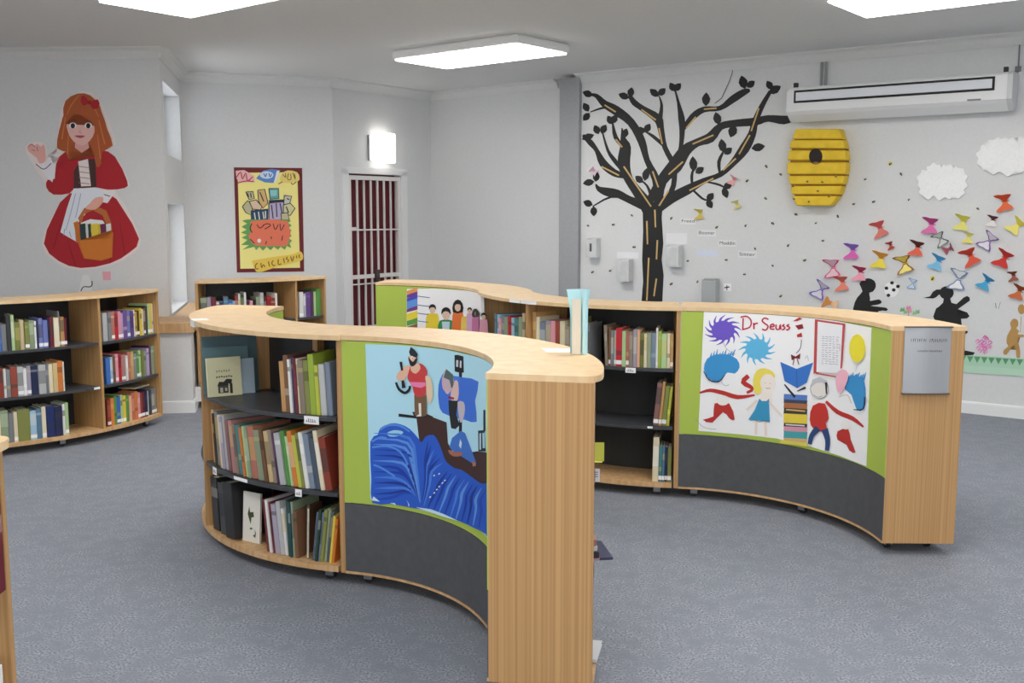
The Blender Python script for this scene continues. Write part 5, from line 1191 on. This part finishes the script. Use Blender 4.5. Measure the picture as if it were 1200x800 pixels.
# ------------------------------------------------------------------ yellow poster on the back wall
YP = zoom(260, 180, 5)
a = Art(BW, off=0.003, step=0.0002, T=YP); a.poly([(70, 80), (470, 84), (482, 690), (88, 696)], (112, 30, 36), thick=0.0025)
o = a.done('poster'); tag(o, 'yellow cartoon poster with a maroon border above the back bookcase', 'poster')
a = Art(BW, off=a.off + 0.0005, step=0.0002, T=YP)
a.poly([(92, 112), (442, 108), (458, 668), (108, 674)], (248, 236, 146))
a.poly([(80, 100), (130, 96), (190, 130), (192, 165), (100, 172), (84, 140)], (240, 190, 190)); 
for p in ([(84, 140), (110, 108), (120, 150), (140, 112), (150, 158), (180, 135)], [(92, 172), (140, 160), (188, 164)]): a.stroke(p, (196, 60, 70), 1.3)
a.poly([(200, 145), (240, 100), (290, 90), (342, 96), (318, 150), (300, 172), (250, 168)], (96, 140, 210)); a.ell(262, 125, 40, 22, (206, 226, 244)); a.poly([(322, 100), (338, 100), (316, 165), (304, 170)], (236, 240, 246))
for p in ([(245, 115), (255, 135), (262, 115)], [(275, 112), (282, 136), (292, 118)]): a.stroke(p, (70, 100, 170), 1.1)
a.poly([(345, 170), (350, 120), (385, 98), (440, 108), (455, 140), (440, 165)], (236, 212, 120), smooth=2)
for p in ([(355, 120), (375, 140), (370, 115)], [(390, 115), (385, 150), (405, 148), (402, 118)], [(415, 112), (430, 150), (425, 118)], [(330, 178), (355, 165)], [(405, 170), (415, 180), (435, 165)]): a.stroke(p, (120, 110, 60), 1.1)
# cluster of cartoon blocks and figures
NV = (36, 48, 70)
for pts, c in (([(140, 225), (182, 222), (190, 262), (160, 270)], (206, 196, 150)), ([(210, 215), (250, 208), (270, 290), (240, 320), (215, 280)], (222, 184, 120)), ([(275, 205), (332, 204), (334, 262), (282, 268)], (92, 168, 172)), ([(120, 310), (150, 275), (185, 300), (170, 360), (140, 345)], (196, 190, 150)), ([(160, 280), (200, 270), (235, 310), (225, 330), (180, 325)], (226, 200, 170)),
               ([(172, 335), (270, 325), (268, 392), (172, 392)], (46, 76, 104)), ([(275, 290), (360, 280), (372, 360), (330, 400), (275, 390)], (190, 176, 206)), ([(365, 245), (408, 250), (395, 300), (362, 300)], (206, 206, 190)), ([(360, 300), (400, 290), (428, 320), (400, 362), (360, 350)], (214, 210, 160)), ([(345, 350), (385, 345), (395, 385), (350, 395)], (200, 190, 150))):
    a.poly(pts, c); a.stroke(pts + [pts[0]], NV, 1.1, k=1)
a.poly([(283, 215), (322, 213), (322, 246), (285, 250)], (150, 206, 206))
for p in ([(150, 232), (156, 255)], [(168, 230), (172, 258)], [(222, 225), (245, 280)], [(190, 345), (196, 385)], [(214, 340), (220, 385)], [(240, 340), (246, 382)], [(255, 336), (256, 380)], [(290, 300), (300, 380)], [(318, 290), (322, 370)], [(340, 290), (352, 350)], [(376, 310), (390, 345)], [(380, 262), (395, 270)]): a.stroke(p, (226, 226, 226) if p[0][1] > 335 and p[0][0] < 260 else NV, 1.3)
a.poly([(275, 272), (365, 268), (366, 284), (276, 290)], NV)
# spiky green burst and orange panel
sp = []
for x, y, dx, dy in [(120 + 0, 385, -2, 8)]: pass
edge = [(150, 385), (118, 392), (148, 410), (115, 428), (146, 445), (112, 462), (148, 475), (116, 492), (150, 505), (112, 535), (160, 535), (120, 562), (190, 545), (200, 565), (220, 545), (240, 568), (262, 545), (285, 565), (305, 545), (328, 562), (345, 545), (368, 562), (380, 540), (405, 552), (396, 525), (410, 510), (392, 495), (408, 480), (392, 465), (408, 450), (390, 435), (408, 420), (388, 405), (404, 392), (380, 385)]
a.poly(edge, (104, 164, 92))
a.poly([(165, 405), (200, 392), (385, 395), (388, 530), (320, 540), (220, 540), (178, 525), (155, 480), (175, 450)], (234, 122, 92), smooth=2)
for p in ([(175, 410), (165, 440), (178, 462)], [(205, 415), (222, 436), (245, 420)], [(240, 420), (265, 410), (285, 420), (250, 442)], [(300, 410), (312, 445), (330, 415)], [(340, 410), (345, 450), (365, 415)], [(165, 500), (190, 525)], [(290, 485), (288, 500)], [(262, 512), (255, 530)], [(355, 480), (350, 510)]): a.stroke(p, (60, 44, 40), 1.1)
a.ell(218, 510, 11, 12, (246, 240, 236))
a.poly([(180, 640), (185, 625), (300, 605), (420, 588), (455, 570), (474, 590), (472, 620), (440, 632), (330, 660), (240, 690), (200, 690)], (240, 204, 86), smooth=2)
for p in ([(208, 640), (196, 655), (200, 675), (214, 672)], [(228, 640), (232, 668), (242, 650), (252, 664)], [(272, 630), (278, 660)], [(300, 625), (292, 640), (300, 655), (312, 652)], [(330, 618), (330, 648), (348, 644)], [(360, 612), (366, 640)], [(384, 604), (376, 616), (390, 622), (384, 636)], [(402, 602), (412, 630), (420, 600)], [(436, 596), (438, 612)], [(452, 590), (454, 612)]): a.stroke(p, (126, 98, 40), 1.2)
a.done('painting', o)
# ------------------------------------------------------------------ painted girl on the left wall
GP = zoom(20, 100, 800 / 230)
a = Art(LW, off=0.003, step=0.00025, T=GP)
WHT = (238, 226, 224); RD = (176, 30, 42); RD2 = (150, 24, 38); AUB = (176, 88, 44)
a.poly([(270, 22), (330, 50), (365, 120), (402, 240), (370, 265), (415, 310), (460, 410), (400, 430), (440, 490), (505, 630), (470, 690), (380, 735), (250, 752), (150, 715), (100, 640), (150, 520), (205, 450), (140, 440), (110, 390), (70, 330), (40, 280), (38, 245), (75, 230), (116, 240), (124, 290), (150, 318), (176, 290), (160, 258), (170, 170), (190, 70)], WHT, smooth=2, thick=0.0025)
o = a.done('girl_decal'); tag(o, 'painted girl in red dress, auburn hair with bow, holding a basket of books', 'wall decal')
a = Art(LW, off=a.off + 0.0004, step=0.00025, T=GP)
# skirt, bodice, cape-free short jacket
a.poly([(215, 440), (370, 440), (430, 500), (498, 625), (460, 680), (380, 725), (260, 744), (170, 715), (110, 645), (150, 530)], RD, smooth=2)
for p in ([(180, 560, 1), (150, 660, 2)], [(205, 630, 1), (240, 735, 2)], [(420, 560, 1), (440, 690, 2)], [(390, 640, 1), (380, 720, 2)]): a.stroke(p, RD2)
a.poly([(205, 265), (335, 262), (400, 290), (450, 390), (440, 418), (370, 425), (300, 412), (230, 425), (215, 440), (150, 445), (120, 415), (125, 385), (155, 380), (160, 320)], RD, smooth=2)
a.poly([(232, 350), (262, 300), (320, 300), (325, 415), (232, 420)], (74, 44, 44)); a.poly([(250, 310), (290, 300), (302, 410), (262, 412)], WHT)
for y in (330, 352, 374, 396): a.stroke([(252, y), (298, y + 6)], (150, 110, 110), .8, k=1)
# sleeves and hands
a.poly([(82, 320), (118, 312), (135, 288), (150, 318), (158, 350), (145, 395), (120, 372)], (240, 236, 242)); a.stroke([(78, 320), (110, 342), (140, 318)], (70, 50, 90), 1.0)
a.poly([(92, 318), (82, 296), (50, 270), (44, 248), (62, 236), (72, 246), (84, 238), (98, 250), (110, 240), (116, 270), (118, 300), (110, 315)], (236, 176, 168), smooth=2)
for p in ([(62, 262), (76, 268)], [(82, 250), (86, 268)], [(50, 250), (60, 240), (74, 252)]): a.stroke(p, (110, 60, 80), .6)
a.poly([(330, 425), (405, 430), (370, 480), (320, 470)], (240, 236, 240)); a.stroke([(340, 440), (380, 452)], (80, 40, 60), 1.0)
# apron
a.poly([(232, 420), (335, 418), (360, 450), (300, 500), (250, 560), (240, 635), (200, 612), (178, 598), (205, 500)], (232, 236, 246), smooth=1)
for p in ([(240, 440), (215, 540), (200, 590)], [(262, 440), (240, 540)], [(195, 585), (192, 612)], [(215, 595), (222, 620)]): a.stroke(p, (140, 156, 196), .7)
# basket and books
a.poly([(250, 540), (275, 500), (320, 490), (365, 510), (385, 560), (390, 590), (375, 590), (350, 530), (310, 508), (275, 525), (262, 570)], (190, 110, 54), smooth=1)
a.poly([(262, 560), (300, 545), (350, 550), (385, 600), (262, 600)], (234, 236, 236))
for x0, x1, c in ((236, 256, (200, 120, 90)), (256, 280, (44, 62, 62)), (280, 290, (210, 220, 210)), (290, 302, (50, 66, 60)), (302, 330, (232, 206, 70)), (330, 340, (220, 190, 60)), (340, 364, (110, 40, 80)), (364, 384, (226, 226, 226))): a.poly([(x0, 566), (x1, 562), (x1 + 4, 640), (x0 + 6, 640)], c)
a.poly([(232, 560), (250, 552), (262, 630), (375, 628), (385, 590), (394, 600), (390, 700), (345, 714), (275, 706), (250, 640)], (206, 116, 40), smooth=1); a.poly([(258, 632), (388, 622), (386, 700), (345, 712), (278, 704)], (214, 124, 44))
a.poly([(280, 498), (300, 480), (320, 458), (352, 455), (350, 480), (322, 505), (295, 506)], (236, 176, 160), smooth=2)
# long auburn hair with a red bow, face
a.poly([(205, 90), (250, 60), (300, 62), (345, 105), (370, 180), (392, 245), (350, 270), (345, 320), (325, 330), (300, 240), (225, 240), (215, 305), (200, 270), (165, 255), (175, 180)], AUB, smooth=2)
for p in ([(200, 130, 1.2), (185, 220, 1.6)], [(335, 140, 1.2), (360, 240, 1.6)], [(330, 200, 1), (342, 300, 1.4)], [(212, 200, 1), (208, 280, 1.2)]): a.stroke(p, (206, 122, 66))
a.poly([(240, 225), (290, 225), (296, 255), (266, 275), (238, 255)], (226, 166, 160))
a.poly([(203, 150), (225, 120), (265, 112), (310, 150), (318, 190), (300, 225), (268, 246), (232, 228), (212, 195)], (234, 186, 178), smooth=2)
a.poly([(198, 158), (215, 112), (262, 92), (312, 120), (324, 165), (300, 145), (262, 118), (225, 126)], AUB, smooth=2)
for x in (230, 293): a.ell(x, 164, 15, 12, (244, 240, 240)); a.ell(x, 165, 9, 11, (44, 34, 36))
for p in ([(214, 146), (230, 140), (246, 146)], [(280, 148), (294, 144), (308, 152)]): a.stroke(p, (120, 64, 50), .8)
a.stroke([(262, 182), (256, 192), (266, 194)], (196, 120, 116), .7); a.poly([(236, 206), (258, 204), (280, 206), (262, 216)], (176, 76, 96), smooth=2)
a.poly([(192, 120), (200, 64), (250, 34), (302, 42), (342, 90), (348, 150), (312, 122), (262, 104), (220, 120)], AUB, smooth=2)
for p in ([(255, 40, 1.2), (225, 80, 1.4), (206, 120, .8)], [(268, 40, 1.2), (310, 80, 1.4), (336, 130, .8)]): a.stroke(p, (206, 122, 66))
a.poly([(296, 66), (270, 40), (262, 66), (276, 84)], RD, smooth=2); a.poly([(300, 70), (332, 58), (338, 88), (314, 98)], RD, smooth=2); a.ell(298, 70, 8, 9, RD2)
a.done('painting', o)
def scrap1(a):
    a.poly([(97, 322), (104, 322), (108, 336), (108, 344), (92, 344), (93, 338)], (232, 232, 232), thick=0.001); a.stroke([(95, 341), (98, 336), (105, 336), (108, 334), (108, 329)], M_BLACK, 1.1)
decal('paper_scrap', 'white paper scrap with a bent black line above the wall bookcase', 'label', scrap1, T_=lambda p: p, surf=LW)
def scrap2(a): a.poly([(120, 318), (130, 318), (130, 328), (121, 328)], (236, 172, 184), thick=0.001)
decal('paper_scrap', 'small pink paper square under the painted girl', 'label', scrap2, T_=lambda p: p, surf=LW)
